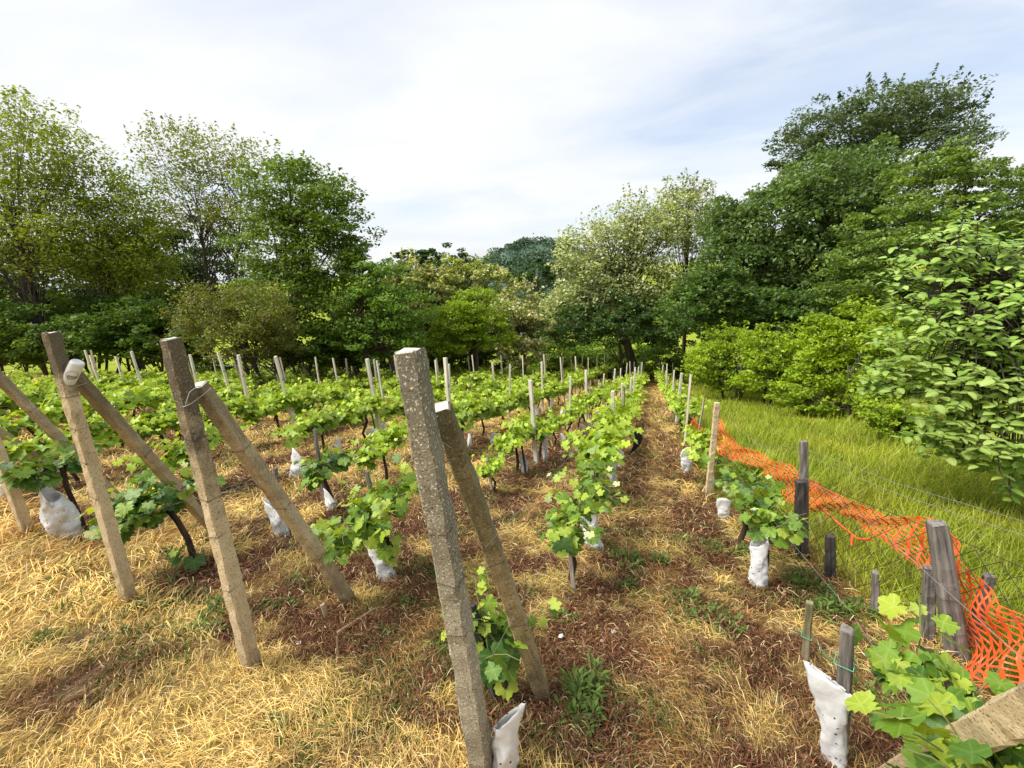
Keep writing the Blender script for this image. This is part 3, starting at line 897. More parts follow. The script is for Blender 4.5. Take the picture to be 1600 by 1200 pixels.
tree('chestnut_tree', 'chestnut tree with pale cream catkins beside the hazel bush', 'tree', 23, [(645, 440, 40, 36), (685, 450, 40, 36), (660, 490, 55, 40)], 9000, 0.20, (0.075, 0.11, 0.025), (0.17, 0.20, 0.05), bloom=.30, bloom_c=(0.60, 0.58, 0.30), trunk_r=.15, spikes=10, seed=8)
tree('chestnut_tree', 'chestnut tree topped with cream catkins below the dark distant crowns', 'tree', 24, [(720, 425, 34, 24), (705, 455, 40, 30), (745, 440, 40, 30), (775, 450, 40, 32), (735, 480, 40, 34)], 8500, 0.20, (0.085, 0.14, 0.022), (0.20, 0.25, 0.045), bloom=.34, bloom_c=(0.64, 0.62, 0.34), trunk_r=.15, spikes=12, seed=9)
tree('maple_tree', 'bright yellow-green young tree below the cream catkins', 'tree', 20.5, [(745, 478, 42, 34), (715, 510, 45, 40), (770, 515, 40, 34), (690, 535, 40, 26)], 11000, 0.16, (0.09, 0.16, 0.016), (0.21, 0.29, 0.026), trunk_r=.1, seed=10)
tree('chestnut_tree', 'small chestnut tree hung with long pale catkins, nearest the far posts', 'tree', 22, [(812, 465, 28, 28), (800, 500, 36, 36), (830, 510, 32, 36), (810, 545, 42, 26)], 9000, 0.18, (0.08, 0.12, 0.03), (0.19, 0.22, 0.06), bloom=.42, bloom_c=(0.66, 0.66, 0.42), trunk_r=.12, spikes=12, droop=.3, seed=11)
tree('dark_tree', 'dark distant tree crown against the sky beside the hill', 'tree', 58, [(695, 412, 44, 26), (670, 408, 28, 20), (720, 425, 30, 24)], 6500, 0.42, (0.018, 0.042, 0.020), (0.042, 0.080, 0.032), trunk_r=.3, seed=12)
tree('dark_tree', 'small dark distant crown peeping above the hazel bush', 'tree', 56, [(632, 405, 20, 13), (650, 420, 24, 18)], 3000, 0.40, (0.018, 0.042, 0.020), (0.042, 0.080, 0.032), trunk_r=.3, seed=13)
tree('dark_tree', 'shaded round tree at the foot of the distant hill', 'tree', 60, [(840, 425, 34, 20), (800, 428, 30, 18), (870, 432, 30, 18)], 5000, 0.42, (0.022, 0.050, 0.024), (0.048, 0.088, 0.036), trunk_r=.3, seed=14)
tree('robinia_tree', 'pale robinia full of whitish blossom beside the distant hill', 'tree', 25, [(905, 395, 46, 48), (955, 380, 55, 55), (1010, 370, 55, 60), (1050, 340, 38, 42), (930, 450, 70, 45), (1010, 440, 70, 50), (880, 480, 50, 42)], 26000, 0.19, (0.085, 0.125, 0.045), (0.19, 0.24, 0.09), sparse=.4, bloom=.40, bloom_c=(0.62, 0.66, 0.42), trunk_px=1000, trunk_r=.2, clus=34, crad=.22, spikes=16, seed=15, trunks=2)
tree('robinia_tree', 'thin blossoming crown rising between pale robinia and the dark wall of leaves', 'tree', 27, [(1062, 310, 32, 30), (1090, 320, 30, 40), (1080, 370, 40, 40)], 5000, 0.19, (0.09, 0.12, 0.05), (0.19, 0.23, 0.10), sparse=.7, bloom=.2, bloom_c=(0.55, 0.58, 0.4), trunk_r=.14, clus=18, spikes=8, seed=16)
tree('beech_tree', 'highest grey-green tree towering behind the dark lime tree', 'tree', 31, [(1300, 210, 75, 50), (1370, 185, 70, 50), (1440, 175, 60, 48), (1490, 200, 38, 48), (1250, 235, 50, 36), (1400, 250, 100, 60)], 26000, 0.26, (0.038, 0.064, 0.040), (0.088, 0.122, 0.072), trunk_r=.4, spikes=22, clus=40, crad=.26, seed=17, upbias=.9)
tree('lime_tree', 'huge dark green lime tree with hanging leafy tiers', 'tree', 21, [(1230, 330, 95, 60), (1310, 280, 85, 62), (1180, 350, 80, 60), (1140, 400, 60, 60), (1260, 400, 110, 60), (1200, 460, 110, 55), (1340, 350, 60, 65)], 44000, 0.22, (0.042, 0.082, 0.028), (0.115, 0.175, 0.055), trunk_r=.35, clus=60, crad=.28, droop=.9, flat=.5, upbias=.35, seed=18)
tree('walnut_tree', 'mid-green tree with layered feathery boughs beside the lime tree', 'tree', 17, [(1450, 270, 65, 42), (1520, 290, 60, 45), (1580, 310, 50, 50), (1400, 350, 75, 40), (1370, 400, 70, 42), (1340, 440, 60, 42), (1490, 350, 80, 50), (1640, 330, 60, 70)], 30000, 0.15, (0.055, 0.10, 0.024), (0.15, 0.22, 0.046), trunk_r=.2, clus=50, crad=.24, flat=.42, seed=19)
tree('dark_tree', 'shadowy blue-green tree filling the gap behind the broad-leaved shrub', 'tree', 19.5, [(1560, 400, 90, 70), (1460, 430, 80, 60), (1660, 430, 90, 90), (1560, 500, 110, 60)], 18000, 0.22, DG1, (0.048, 0.090, 0.03), trunk_r=.25, droop=.5, seed=20)
tree('dark_tree', 'deep green lower tree under the lime tree by the meadow', 'tree', 19, [(1130, 460, 60, 50), (1190, 490, 70, 45), (1080, 480, 50, 50), (1260, 490, 70, 45), (1330, 480, 60, 45)], 20000, 0.19, (0.030, 0.064, 0.016), (0.085, 0.145, 0.034), trunk_r=.2, droop=.4, seed=21)
tree('laurel_shrub', 'shiny dark bush below the pale robinia', 'shrub', 24, [(900, 505, 55, 36), (970, 500, 60, 40), (1040, 500, 50, 40)], 12000, 0.19, (0.022, 0.052, 0.018), (0.075, 0.13, 0.04), trunk_r=.1, seed=22)

for k, (px, py, rx, ry, dp, lab) in enumerate(((20, 520, 60, 45, 18, 'mid-green bush under the tall feathery tree by the wood edge'), (110, 525, 60, 40, 18, 'mid-green bush between tall feathery and many-stemmed trees'), (-70, 480, 70, 80, 18, 'mid-green bush at the outermost wood edge'), (215, 500, 50, 40, 19, 'mid-green bush under the airy tree'))):
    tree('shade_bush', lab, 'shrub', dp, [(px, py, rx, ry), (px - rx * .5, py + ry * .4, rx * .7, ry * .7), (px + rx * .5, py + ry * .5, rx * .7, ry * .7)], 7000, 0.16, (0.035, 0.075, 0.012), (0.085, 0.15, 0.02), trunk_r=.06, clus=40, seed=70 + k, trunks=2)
for k, (px, py, w_, h_, lab) in enumerate(((833, 372, 2.6, 8, 'tiny pointed conifer highest on the distant hill'), (818, 375, 2.2, 5, 'tiny lower pointed conifer on the distant hill, beside the highest'))):
    tree('conifer_tree', lab, 'tree', 352, [(px, py, w_ * .6, h_), (px, py + h_ * .7, w_, h_ * .7), (px, py + h_ * 1.4, w_ * 1.4, h_ * .6)], 900, 1.1, (0.030, 0.055, 0.035), (0.05, 0.085, 0.05), trunk_r=.4, limbs=False, seed=95 + k)
# bushes along the far end of the rows
for k, (px, py, rx, ry, dp, lab) in enumerate(((868, 548, 36, 26, 29, 'low green bush past the far end of the rows by the catkin chestnut'), (930, 552, 40, 28, 30, 'low green bush past the far end behind the speckled post\'s row'),
        (990, 548, 36, 32, 31, 'low green bush right behind the end of the straw path'), (1045, 560, 36, 30, 27, 'low green bush where the orange net ends'))):
    tree('low_bush', lab, 'shrub', dp, [(px, py, rx, ry), (px - 16, py + 14, rx * .8, ry * .7), (px + 18, py + 12, rx * .7, ry * .7)], 5200, 0.17, (0.055, 0.115, 0.014), (0.15, 0.235, 0.026), trunk_r=.06, clus=36, seed=30 + k, trunks=2)
# yellow-green bushes along the meadow
for k, (lob, dp, lab) in enumerate((
        ([(1105, 565, 34, 34), (1140, 545, 46, 36), (1130, 590, 50, 24)], 17.5, 'bright yellow-green bush at the far corner of the meadow'),
        ([(1205, 545, 46, 38), (1240, 565, 44, 40), (1200, 590, 56, 30)], 15.5, 'bright yellow-green bush in the middle of the meadow edge'),
        ([(1300, 530, 46, 44), (1335, 500, 30, 28), (1300, 585, 60, 44)], 13.5, 'tallest bright yellow-green bush on the meadow edge, below the lime'),
        ([(1385, 520, 40, 40), (1400, 570, 50, 50), (1370, 610, 50, 40)], 12.0, 'bright yellow-green bush touching the broad-leaved shrub'),
        ([(1270, 630, 40, 20), (1330, 640, 40, 24), (1230, 615, 30, 18)], 13.0, 'low spreading bush on the grass under the yellow-green bushes'),
        ([(1400, 660, 40, 26), (1440, 690, 40, 26), (1480, 720, 40, 24), (1370, 640, 30, 24)], 9.5, 'low weedy bramble at the foot of the broad-leaved shrub'))):
    tree('meadow_bush', lab, 'shrub', dp, lob, 9000 if k < 4 else 4500, 0.125 if k < 4 else 0.10, (0.092, 0.160, 0.010), (0.225, 0.305, 0.018), trunk_r=.05, clus=40, crad=.22, flat=.5, seed=40 + k, trunks=3, spikes=10 if k < 4 else 0)
# shaded undergrowth below the trees at the far ends of the rows
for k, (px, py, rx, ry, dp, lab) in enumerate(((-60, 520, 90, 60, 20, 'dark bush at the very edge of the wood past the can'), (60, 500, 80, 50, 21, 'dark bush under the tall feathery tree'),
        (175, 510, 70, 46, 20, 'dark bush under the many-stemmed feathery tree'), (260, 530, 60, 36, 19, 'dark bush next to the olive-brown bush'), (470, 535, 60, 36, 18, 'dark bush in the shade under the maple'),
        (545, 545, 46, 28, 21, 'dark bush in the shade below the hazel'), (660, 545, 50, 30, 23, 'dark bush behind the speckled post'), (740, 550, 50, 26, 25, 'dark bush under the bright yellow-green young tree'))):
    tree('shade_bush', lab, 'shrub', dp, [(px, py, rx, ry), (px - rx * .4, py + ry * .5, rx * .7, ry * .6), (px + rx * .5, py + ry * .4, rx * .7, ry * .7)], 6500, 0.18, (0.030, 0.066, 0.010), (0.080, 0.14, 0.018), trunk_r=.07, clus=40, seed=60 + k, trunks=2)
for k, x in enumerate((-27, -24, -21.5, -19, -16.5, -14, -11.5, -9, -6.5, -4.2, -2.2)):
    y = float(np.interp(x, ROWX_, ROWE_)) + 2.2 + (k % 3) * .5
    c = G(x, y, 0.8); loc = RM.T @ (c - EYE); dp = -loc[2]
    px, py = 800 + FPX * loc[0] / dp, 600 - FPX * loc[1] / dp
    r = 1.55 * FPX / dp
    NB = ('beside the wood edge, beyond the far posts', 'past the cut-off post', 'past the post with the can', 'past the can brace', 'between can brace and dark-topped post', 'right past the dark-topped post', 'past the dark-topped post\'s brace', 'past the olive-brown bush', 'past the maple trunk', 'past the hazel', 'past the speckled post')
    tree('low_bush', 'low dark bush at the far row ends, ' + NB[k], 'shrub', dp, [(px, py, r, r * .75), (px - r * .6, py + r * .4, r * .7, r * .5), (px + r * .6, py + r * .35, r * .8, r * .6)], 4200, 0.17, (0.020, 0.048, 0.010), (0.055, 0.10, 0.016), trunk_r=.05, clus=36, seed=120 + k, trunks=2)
# deeper trees of the wood that close the gaps
for k, (px, py, rx, ry, dp, lab) in enumerate(((-120, 400, 120, 120, 27, 'dark tree deep in the wood past the feathery tree'), (60, 440, 120, 80, 28, 'dark tree deep behind the tall feathery tree'), (190, 450, 90, 70, 29, 'dark tree deep behind the many-stemmed tree'),
        (590, 490, 80, 60, 28, 'dark tree deep behind the hazel bush'), (700, 510, 80, 44, 33, 'dark tree deep behind the bright young tree'), (850, 500, 70, 50, 36, 'dark tree deep behind the catkin chestnut'),
        (1000, 490, 90, 50, 34, 'dark tree deep behind the pale robinia'), (1150, 470, 110, 70, 30, 'dark tree deep behind the lime tree'), (1330, 430, 110, 90, 29, 'dark tree deep below the highest tree'), (1740, 380, 130, 130, 20, 'dark tree outside past the walnut boughs'))):
    tree('wood_tree', lab, 'tree', dp, [(px, py, rx, ry), (px - rx * .5, py + ry * .5, rx * .7, ry * .6), (px + rx * .5, py + ry * .5, rx * .7, ry * .6)], 9000, 0.30, (0.016, 0.038, 0.010), (0.040, 0.078, 0.018), trunk_r=.25, mat='dense', seed=80 + k)

RG = np.random.default_rng(77)
random.seed(77)


# ------------------------------------------------------------------ posts and braces
def at_y(px, py, y):
    """the point seen at px, py that stands y metres down the slope"""
    r = RM @ np.array([px - 800, -(py - 600), -FPX])
    return EYE + r * (y / r[1])


def frame_of(base, top, yaw):
    z = np.array(top) - np.array(base); ln = np.linalg.norm(z); z = z / ln
    x = np.array([math.cos(yaw), math.sin(yaw), 0.0]); x = x - z * x.dot(z); x /= np.linalg.norm(x)
    y = np.cross(z, x)
    return Matrix([[x[0], y[0], z[0], base[0]], [x[1], y[1], z[1], base[1]], [x[2], y[2], z[2], base[2]], [0, 0, 0, 1]]), ln


def shaft_mesh(length, w0, w1, bury, mat, ch=0.2, rough=0.0026, rows=44):
    """square column with chamfered, slightly worn edges and a broken top; origin at soil level, along +Z"""
    mb = MB(); prof = []
    for sx, sy in ((1, 1), (-1, 1), (-1, -1), (1, -1)):
        c = 1 - ch
        if sx * sy > 0: prof += [(sx, sy * c), (sx * c, sy)]
        else: prof += [(sx * c, sy), (sx, sy * c)]
    V = []; F = []
    k = len(prof)
    zs = [-bury + (length + bury) * i / (rows - 1) for i in range(rows)] + [length + 0.004]
    for i, z in enumerate(zs):
        t = max(0, z) / length
        w = (w0 * (1 - t) + w1 * t) / 2
        if i == rows: w *= 0.86
        if i == rows - 1: w *= 0.97
        ox, oy = 0.004 * math.sin(z * 2.1), 0.003 * math.cos(z * 1.7)
        for px, py in prof:
            j = random.uniform(-rough, rough)
            if random.random() < .05: px, py = px * .90, py * .92
            V.append((ox + px * w + j, oy + py * w + j, z + (random.uniform(-.004, .006) if i >= rows - 1 else 0)))
    n = len(zs)
    for i in range(n - 1):
        for q in range(k):
            F.append((i * k + q, i * k + (q + 1) % k, (i + 1) * k + (q + 1) % k, (i + 1) * k + q))
    F.append(tuple((n - 1) * k + q for q in range(k)))
    mb.add(V, F)
    return mb.mesh('shaft', mat)


def tie_mesh(w, h, tilt=0.02, r=0.0013, knot=True):
    s = w / 2 + 0.003
    pts = [(s, s, h), (-s, s, h + tilt * .4), (-s, -s, h + tilt), (s, -s, h + tilt * .3), (s, s, h)]
    mb = MB(); mb.tube(pts, r, 5)
    if knot:
        mb.tube([(s, -s, h + tilt * .3), (s + .008, -s - .012, h + .006), (s + .012, -s - .004, h + .024), (s + .020, -s - .012, h + .032)], r, 5)
        mb.tube([(s, -s, h + tilt * .3), (s - .006, -s - .010, h - .008), (s + .006, -s - .016, h - .014)], r, 5)
    return mb.mesh('wire_tie', M['rust'])


def concrete_post(name, label, cat, base, top, w0, w1, mat, yaw=0.0, ties=(), group=None, bury=0.3):
    base = np.array(base, float); top = np.array(top, float)
    mw, ln = frame_of(base, top, yaw)
    root = thing(name, label, cat, (0, 0, 0), group)
    root.matrix_world = mw
    link('shaft', shaft_mesh(ln, w0, w1, bury, M[mat]), root)
    for h in ties:
        t = h / ln
        link('wire_tie', tie_mesh(w0 * (1 - t) + w1 * t, h, random.uniform(-.02, .03)), root)
    return root


GP = 'end posts and braces of the vine rows'
P4b = G(-0.58, 1.18); P4t = P4b + np.array([-.09, -.05, 1.79])
P3b = G(-2.00, 1.36); P3t = P3b + np.array([.01, .01, 1.82])
P2b = G(-3.34, 1.59); P2t = P2b + np.array([.02, .04, 1.86])
P1b = G(-5.39, 2.02); P1t = P1b + np.array([.0, .02, 1.84])
P5b = G(0.74, 0.62); P5t = P5b + np.array([.06, -.06, 1.70])
p4 = concrete_post('concrete_post', 'grey speckled concrete post with white lichen, standing closest to the camera', 'post', P4b, P4t, .084, .074, 'conc_speck', 0.06, (.78, .97, 1.19), GP)
p3 = concrete_post('concrete_post', 'tan concrete post with a dark brown weathered top and wired brace', 'post', P3b, P3t, .074, .066, 'conc_tan_dark', -0.05, (.55, .86, 1.05, 1.36), GP)
p2 = concrete_post('concrete_post', 'tan concrete post with the white can beside it', 'post', P2b, P2t, .072, .064, 'conc_tan', 0.04, (.80, 1.05, 1.27, 1.48), GP)
concrete_post('concrete_post', 'tan concrete post cut by the picture edge, beside the big white sleeve', 'post', P1b, P1t, .078, .07, 'conc_tan', 0.0, (.6, 1.0), GP)
concrete_post('concrete_post', 'concrete end post of the orange net row that its brace leans on', 'post', P5b, P5t, .08, .075, 'conc_tan', 0.1, (.7, 1.2), GP)
concrete_post('concrete_brace', 'mossy brown concrete brace leaning on the grey speckled post', 'brace', G(-.44, 1.66), at_y(690, 636, 1.262), .074, .066, 'conc_brace_moss', 0.35, (.62, 1.02), GP, .15)
concrete_post('concrete_brace', 'concrete brace with white-crusted top leaning on the dark-topped post', 'brace', G(-1.90, 2.05), at_y(312, 602, 1.462), .074, .066, 'conc_brace', 0.2, (.55, 1.0, 1.45), GP, .15)
concrete_post('concrete_brace', 'brown-streaked concrete brace carrying the white can', 'brace', G(-3.86, 2.62), at_y(117, 584, 1.70), .074, .066, 'conc_brace', 0.2, (.9, 1.3), GP, .15)
concrete_post('concrete_brace', 'tan concrete brace crossing behind the post with the can', 'brace', G(-5.34, 2.78), P1t + np.array([.04, .10, -.22]), .074, .066, 'conc_brace', 0.2, (1.4,), GP, .15)
concrete_post('concrete_brace', 'short stretch of purplish grey brace low beside the cut-off post', 'brace', G(-7.55, 3.35), G(-7.72, 2.65, 1.3), .074, .066, 'conc_brace_moss', 0.2, (), GP, .15)
concrete_post('concrete_brace', 'pale tan concrete brace rising among the large vine leaves by the orange net', 'brace', G(1.02, 1.68), P5b + np.array([.0, .10, 1.42]), .078, .074, 'conc_tan', 0.5, (.9,), GP, .1)

# the wire that lashes a brace to its post hangs on the post as a part
def lash(root, pts, r=0.0016):
    inv = root.matrix_world.inverted()
    mb = MB(); mb.tube([np.array(inv @ Vector(p)) for p in pts], r, 5)
    mb.build('lashing_wire', M['wire'], root)


bpy.context.view_layer.update()
a = at_y(653, 680, 1.13); b = at_y(684, 650, 1.22)
lash(p4, [a, a * .5 + b * .5 + np.array([.0, -.01, .01]), b])
lash(p4, [at_y(648, 681, 1.12), at_y(668, 684, 1.13), at_y(690, 690, 1.2), at_y(705, 700, 1.24)])
a = at_y(290, 632, 1.305); b = at_y(314, 604, 1.42)
lash(p3, [a, at_y(296, 613, 1.33), at_y(308, 604, 1.37), b])
lash(p3, [at_y(286, 636, 1.30), at_y(300, 630, 1.31), at_y(320, 615, 1.41), at_y(330, 606, 1.47)])
lash(p2, [at_y(92, 601, 1.62), at_y(105, 604, 1.62), at_y(125, 602, 1.68), at_y(136, 598, 1.74)])


# ------------------------------------------------------------------ the can on the brace
def drink_can():
    ctr = at(113.5, 581.5, 2.60)
    axis = at(124, 561, 2.60) - at(103, 602, 2.63); axis /= np.linalg.norm(axis)
    H, R_ = 0.160, 0.035
    base = ctr - axis * H / 2
    z = axis; toc = EYE - ctr; x = toc - z * z.dot(toc); x /= np.linalg.norm(x); y = np.cross(z, x)
    root = thing('drink_can', 'dented white can slipped over the head of the brace', 'can', (0, 0, 0))
    root.matrix_world = Matrix([[x[0], y[0], z[0], base[0]], [x[1], y[1], z[1], base[1]], [x[2], y[2], z[2], base[2]], [0, 0, 0, 1]])

    def lathe(prof, n=36, dent=0.0):
        V = []; F = []
        for r, h in prof:
            for i in range(n):
                w = 2 * math.pi * i / n
                rr = r * (1 + dent * math.sin(3 * w + h * 60) * math.exp(-((h - .06) / .04) ** 2))
                V.append((rr * math.cos(w), rr * math.sin(w), h))
        for j in range(len(prof) - 1):
            for i in range(n):
                F.append((j * n + i, j * n + (i + 1) % n, (j + 1) * n + (i + 1) % n, (j + 1) * n + i))
        mb = MB(); mb.add(V, F); return mb
    lathe([(R_ * .995, .010), (R_, .02), (R_, .045), (R_ * .985, .07), (R_, .10), (R_, .142), (R_ * .96, .150), (R_ * .88, .1555), (R_ * .60, .157), (R_ * .0, .1565)], dent=.03).build('can_body', M['can'], root, smooth=True)
    lathe([(R_ * .80, -.001), (R_ * .9, -.003), (R_ * 1.0, .0), (R_ * 1.01, .004), (R_ * .96, .0075), (R_ * .995, .0105)]).build('can_rim', M['can_metal'], root, smooth=True)

    def patch(a0, a1, h0, h1, mat, name, lift):
        V = []; F = []; n = 12
        for i in range(n + 1):
            w = a0 + (a1 - a0) * i / n
            for h in (h0, h1):
                V.append(((R_ + lift) * math.cos(w), (R_ + lift) * math.sin(w), h))
        for i in range(n): F.append((2 * i, 2 * i + 2, 2 * i + 3, 2 * i + 1))
        mb = MB(); mb.add(V, F); return mb.build(name, mat, root)
    patch(-.35, .85, .057, .0725, M['ink'], 'printed_band', .0016)
    for q, (c0, wd) in enumerate(((-.22, .10), (-.06, .14), (.14, .08), (.28, .14), (.48, .10), (.62, .08))):
        patch(c0, c0 + wd, .0610, .0680, M['can'], 'printed_mark', .0021)
    patch(-.28, .02, .045, .050, M['ink_soft'], 'printed_line', .0016)
    for rad in (.030, .0255):                          # the round emblem behind the band
        mb = MB()
        pts = []
        for i in range(33):
            w = 2 * math.pi * i / 32
            u = .12 + math.cos(w) * rad / R_; h = .078 + math.sin(w) * rad
            pts.append(((R_ + .0009) * math.cos(u), (R_ + .0009) * math.sin(u), h))
        mb.tube(pts, .0007, 4); mb.build('emblem_ring', M['ink_soft'], root)


drink_can()

# ------------------------------------------------------------------ line posts of the rows
ROWN = ['the orange net row', 'the speckled post\'s row', 'the dark-topped post\'s row', 'the can post\'s row', 'the first row beyond the can', 'the second row beyond the can', 'the third row beyond the can',
        'the fourth row beyond the can', 'the fifth row beyond the can', 'the sixth row beyond the can', 'the seventh row beyond the can', 'the eighth row beyond the can', 'the ninth row beyond the can', 'the tenth row beyond the can']
ORD = ['first', 'second', 'third', 'fourth', 'fifth', 'sixth', 'seventh', 'eighth', 'ninth', 'tenth', 'eleventh', 'twelfth', 'thirteenth', 'fourteenth', 'fifteenth', 'sixteenth', 'seventeenth', 'eighteenth', 'nineteenth', 'twentieth', 'next']


def rowx(i, y):
    return ROWS[i][0] + ROWS[i][1] * y


line_meshes = [shaft_mesh(1.0, .064, .056, .25, M['conc_pale'], rows=8, rough=.003) for _ in range(3)]
thin_meshes = [shaft_mesh(1.0, .044, .040, .25, M['conc_pale'], rows=6, rough=.003) for _ in range(3)]
POST_Y = {0: [5.29, 9.0, 11.6, 13.9, 16.5, 19.2, 22.9, 26, 29.5, 33.0], 1: [7.29, 9.0, 11.2, 13.6, 16.2, 18.7, 22, 25, 28, 31.5, 35.6], 2: [6.26, 8.9, 11.0, 13.2, 15.6, 18.2, 20.4, 22.6, 25, 28.5, 31.0]}
for i in range(len(ROWS)):
    ys = POST_Y.get(i)
    if ys is None:
        ys = list(np.arange(ROWS[i][2] + 4.9 + random.uniform(-.6, .6), ROWS[i][3] - 1.5, 3.0)) + [ROWS[i][3]]
    POST_Y[i] = list(ys)
    for k, y in enumerate(ys):
        x = rowx(i, y) + random.uniform(-.05, .05)
        h = random.uniform(1.22, 1.45) if i < 3 else random.uniform(1.5, 1.78)
        if i == 0 and k == 0:
            concrete_post('concrete_post', 'leaning pale post where the orange net is tied, midway along its row', 'post', G(.78, 5.29), G(.80, 5.29, 1.25), .066, .06, 'conc_tan', .1, (.55, .85, 1.1), 'line posts standing along the vine rows')
            continue
        if i == 1 and k == 0: x, h = -.49, 1.2
        if i == 2 and k == 0: x, h = -1.65, 1.38
        thin = (k % 2 == 1) or (i < 3 and k > 1 and random.random() < .4)
        me = random.choice(thin_meshes if thin else line_meshes)
        far = y > 22
        o = link('concrete_post', me, loc=G(x, y))
        o.scale = (1, 1, h)
        o.rotation_euler = (random.uniform(-.05, .05), random.uniform(-.06, .06), random.uniform(-.3, .3))
        lab = f"{'thin' if thin else 'thick'} pale concrete line post, {ORD[k]} along {ROWN[i]}"
        if k == len(ys) - 1:
            lab = f"pale post at the far end of {ROWN[i]}"
        tag(o, lab, 'post', 'line posts standing along the vine rows')

# ------------------------------------------------------------------ trellis wires
for i in range(9):
    mb = MB()
    for h in (0.62, 1.08):
        pts = []
        ya, yb = ROWS[i][2], ROWS[i][3]
        n = int((yb - ya) / 1.2)
        for k in range(n + 1):
            y = ya + (yb - ya) * k / n
            p = G(rowx(i, y) + .035, y, h + .02 * math.sin(y * 1.3 + i))
            pts.append(p)
        if i == 0: pts[0] = P5b + np.array([.05, .05, h])
        mb.tube(pts, 0.0010, 4)
    # the short dropper that hooks both strands together at the far post
    mb.tube([G(rowx(i, yb) + .035, yb, .62), G(rowx(i, yb) + .04, yb, 1.08)], .0017, 4)
    o = mb.build('trellis_wire', M['wire'])
    tag(o, f'pair of thin trellis wires strung along {ROWN[i]}', 'wire', 'trellis wires of the vine rows')


# ------------------------------------------------------------------ vines
def vine_outline(detail):
    half = [(0, 1.0), (11, .84), (18, .90), (30, .70), (42, .84), (56, .98), (67, .82), (77, .86), (89, .66), (103, .78), (118, .86), (133, .70), (150, .66), (168, .44)]
    if not detail: half = [(0, 1.0), (30, .70), (56, .97), (88, .66), (118, .86), (150, .62)]
    pts = half + [(180, .12)] + [(360 - a, r) for a, r in half[:0:-1]]
    return pts


def vine_leaf(detail, seed):
    """one palmate leaf: stalk end at the origin, tip along +X, upper side +Z, unit size"""
    rnd = random.Random(seed)
    V = [(0, 0, 0)]; C = [1.0]
    peaks = {0, 56, 118, 242, 304}
    droop = rnd.uniform(.18, .42); fold = rnd.uniform(.05, .22); cup = rnd.uniform(-.1, .15)
    for a, r in vine_outline(detail):
        w = math.radians(a); r2 = r * rnd.uniform(.9, 1.08)
        x = r2 * math.cos(w) * .62 + 0.0; y = r2 * math.sin(w) * .66
        z = -droop * max(0, x) ** 2 - .5 * droop * y * y + fold * abs(y) + cup * r2 * r2 * .3 + rnd.uniform(-.05, .05)
        V.append((x, y, z)); C.append(1.0 if a in peaks else 0.0)
    n = len(V) - 1
    F = [(0, i + 1, (i + 1) % n + 1) for i in range(n)]
    return np.array(V), np.array(F), np.array(C)


def broad_leaf(seed):
    rnd = random.Random(seed)
    dr = rnd.uniform(.15, .4); fo = rnd.uniform(.05, .16)
    V = []; C = []
    prof = [(0, 0), (.10, .22), (.32, .34), (.58, .32), (.82, .18), (1, 0)]
    for x, w in prof:
        z = -dr * x * x
        V.append((x, 0, z)); C.append(1.0)
        V.append((x, w, z + fo * w + rnd.uniform(-.012, .012))); C.append(0.0)
        V.append((x, -w, z + fo * w + rnd.uniform(-.012, .012))); C.append(0.0)
    F = []
    for i in range(len(prof) - 1):
        a = 3 * i; b = a + 3
        F += [(a, b, b + 1), (a, b + 1, a + 1), (b, a, a + 2), (b, a + 2, b + 2)]
    return np.array(V), np.array(F), np.array(C)


def leaf_frames(N, D):
    N = N / np.linalg.norm(N, axis=1)[:, None]
    X = D - N * (D * N).sum(1)[:, None]; X /= (np.linalg.norm(X, axis=1)[:, None] + 1e-9)
    Y = np.cross(N, X)
    return X, Y, N


def leaf_batch(templates, P, N, D, S, colr):
    """many leaves as one mesh (for those too small to pick apart)"""
    X, Y, Z = leaf_frames(N, D)
    Vs, Fs, Cs = [], [], []; off = 0
    which = RG.integers(0, len(templates), len(P))
    for k, (tv, tf, tc_) in enumerate(templates):
        m = which == k
        if not m.any(): continue
        p, x, y, z, s = P[m], X[m], Y[m], Z[m], S[m][:, None, None]
        V = p[:, None] + s * (tv[None, :, 0:1] * x[:, None] + tv[None, :, 1:2] * y[:, None] + tv[None, :, 2:3] * z[:, None])
        n = m.sum(); q = len(tv)
        F = tf[None] + (np.arange(n) * q)[:, None, None] + off
        C = colr[m][:, None] * (1 + .35 * tc_[None, :, None])
        Vs.append(V.reshape(-1, 3)); Fs.append(F.reshape(-1, 3)); Cs.append(C.reshape(-1, 3)); off += n * q
    return np.concatenate(Vs), np.concatenate(Fs), np.concatenate(Cs)


SIMPLE = [vine_leaf(False, s) for s in range(6)]
LEAF_ME = {}
for kind in ('vl_green', 'vl_dark', 'vl_young', 'vl_pale'):
    LEAF_ME[kind] = []
    for s in range(5):
        tv, tf, tc_ = vine_leaf(True, s + 40)
        LEAF_ME[kind].append(mesh_np('leaf', tv, tf, M[kind], np.repeat(tc_[:, None], 3, 1), smooth=False))
BROAD_T = [broad_leaf(s) for s in range(5)]
BROAD_ME = [mesh_np('leaf', tv, tf, M['mulberry'], np.repeat(tc_[:, None], 3, 1)) for tv, tf, tc_ in BROAD_T]


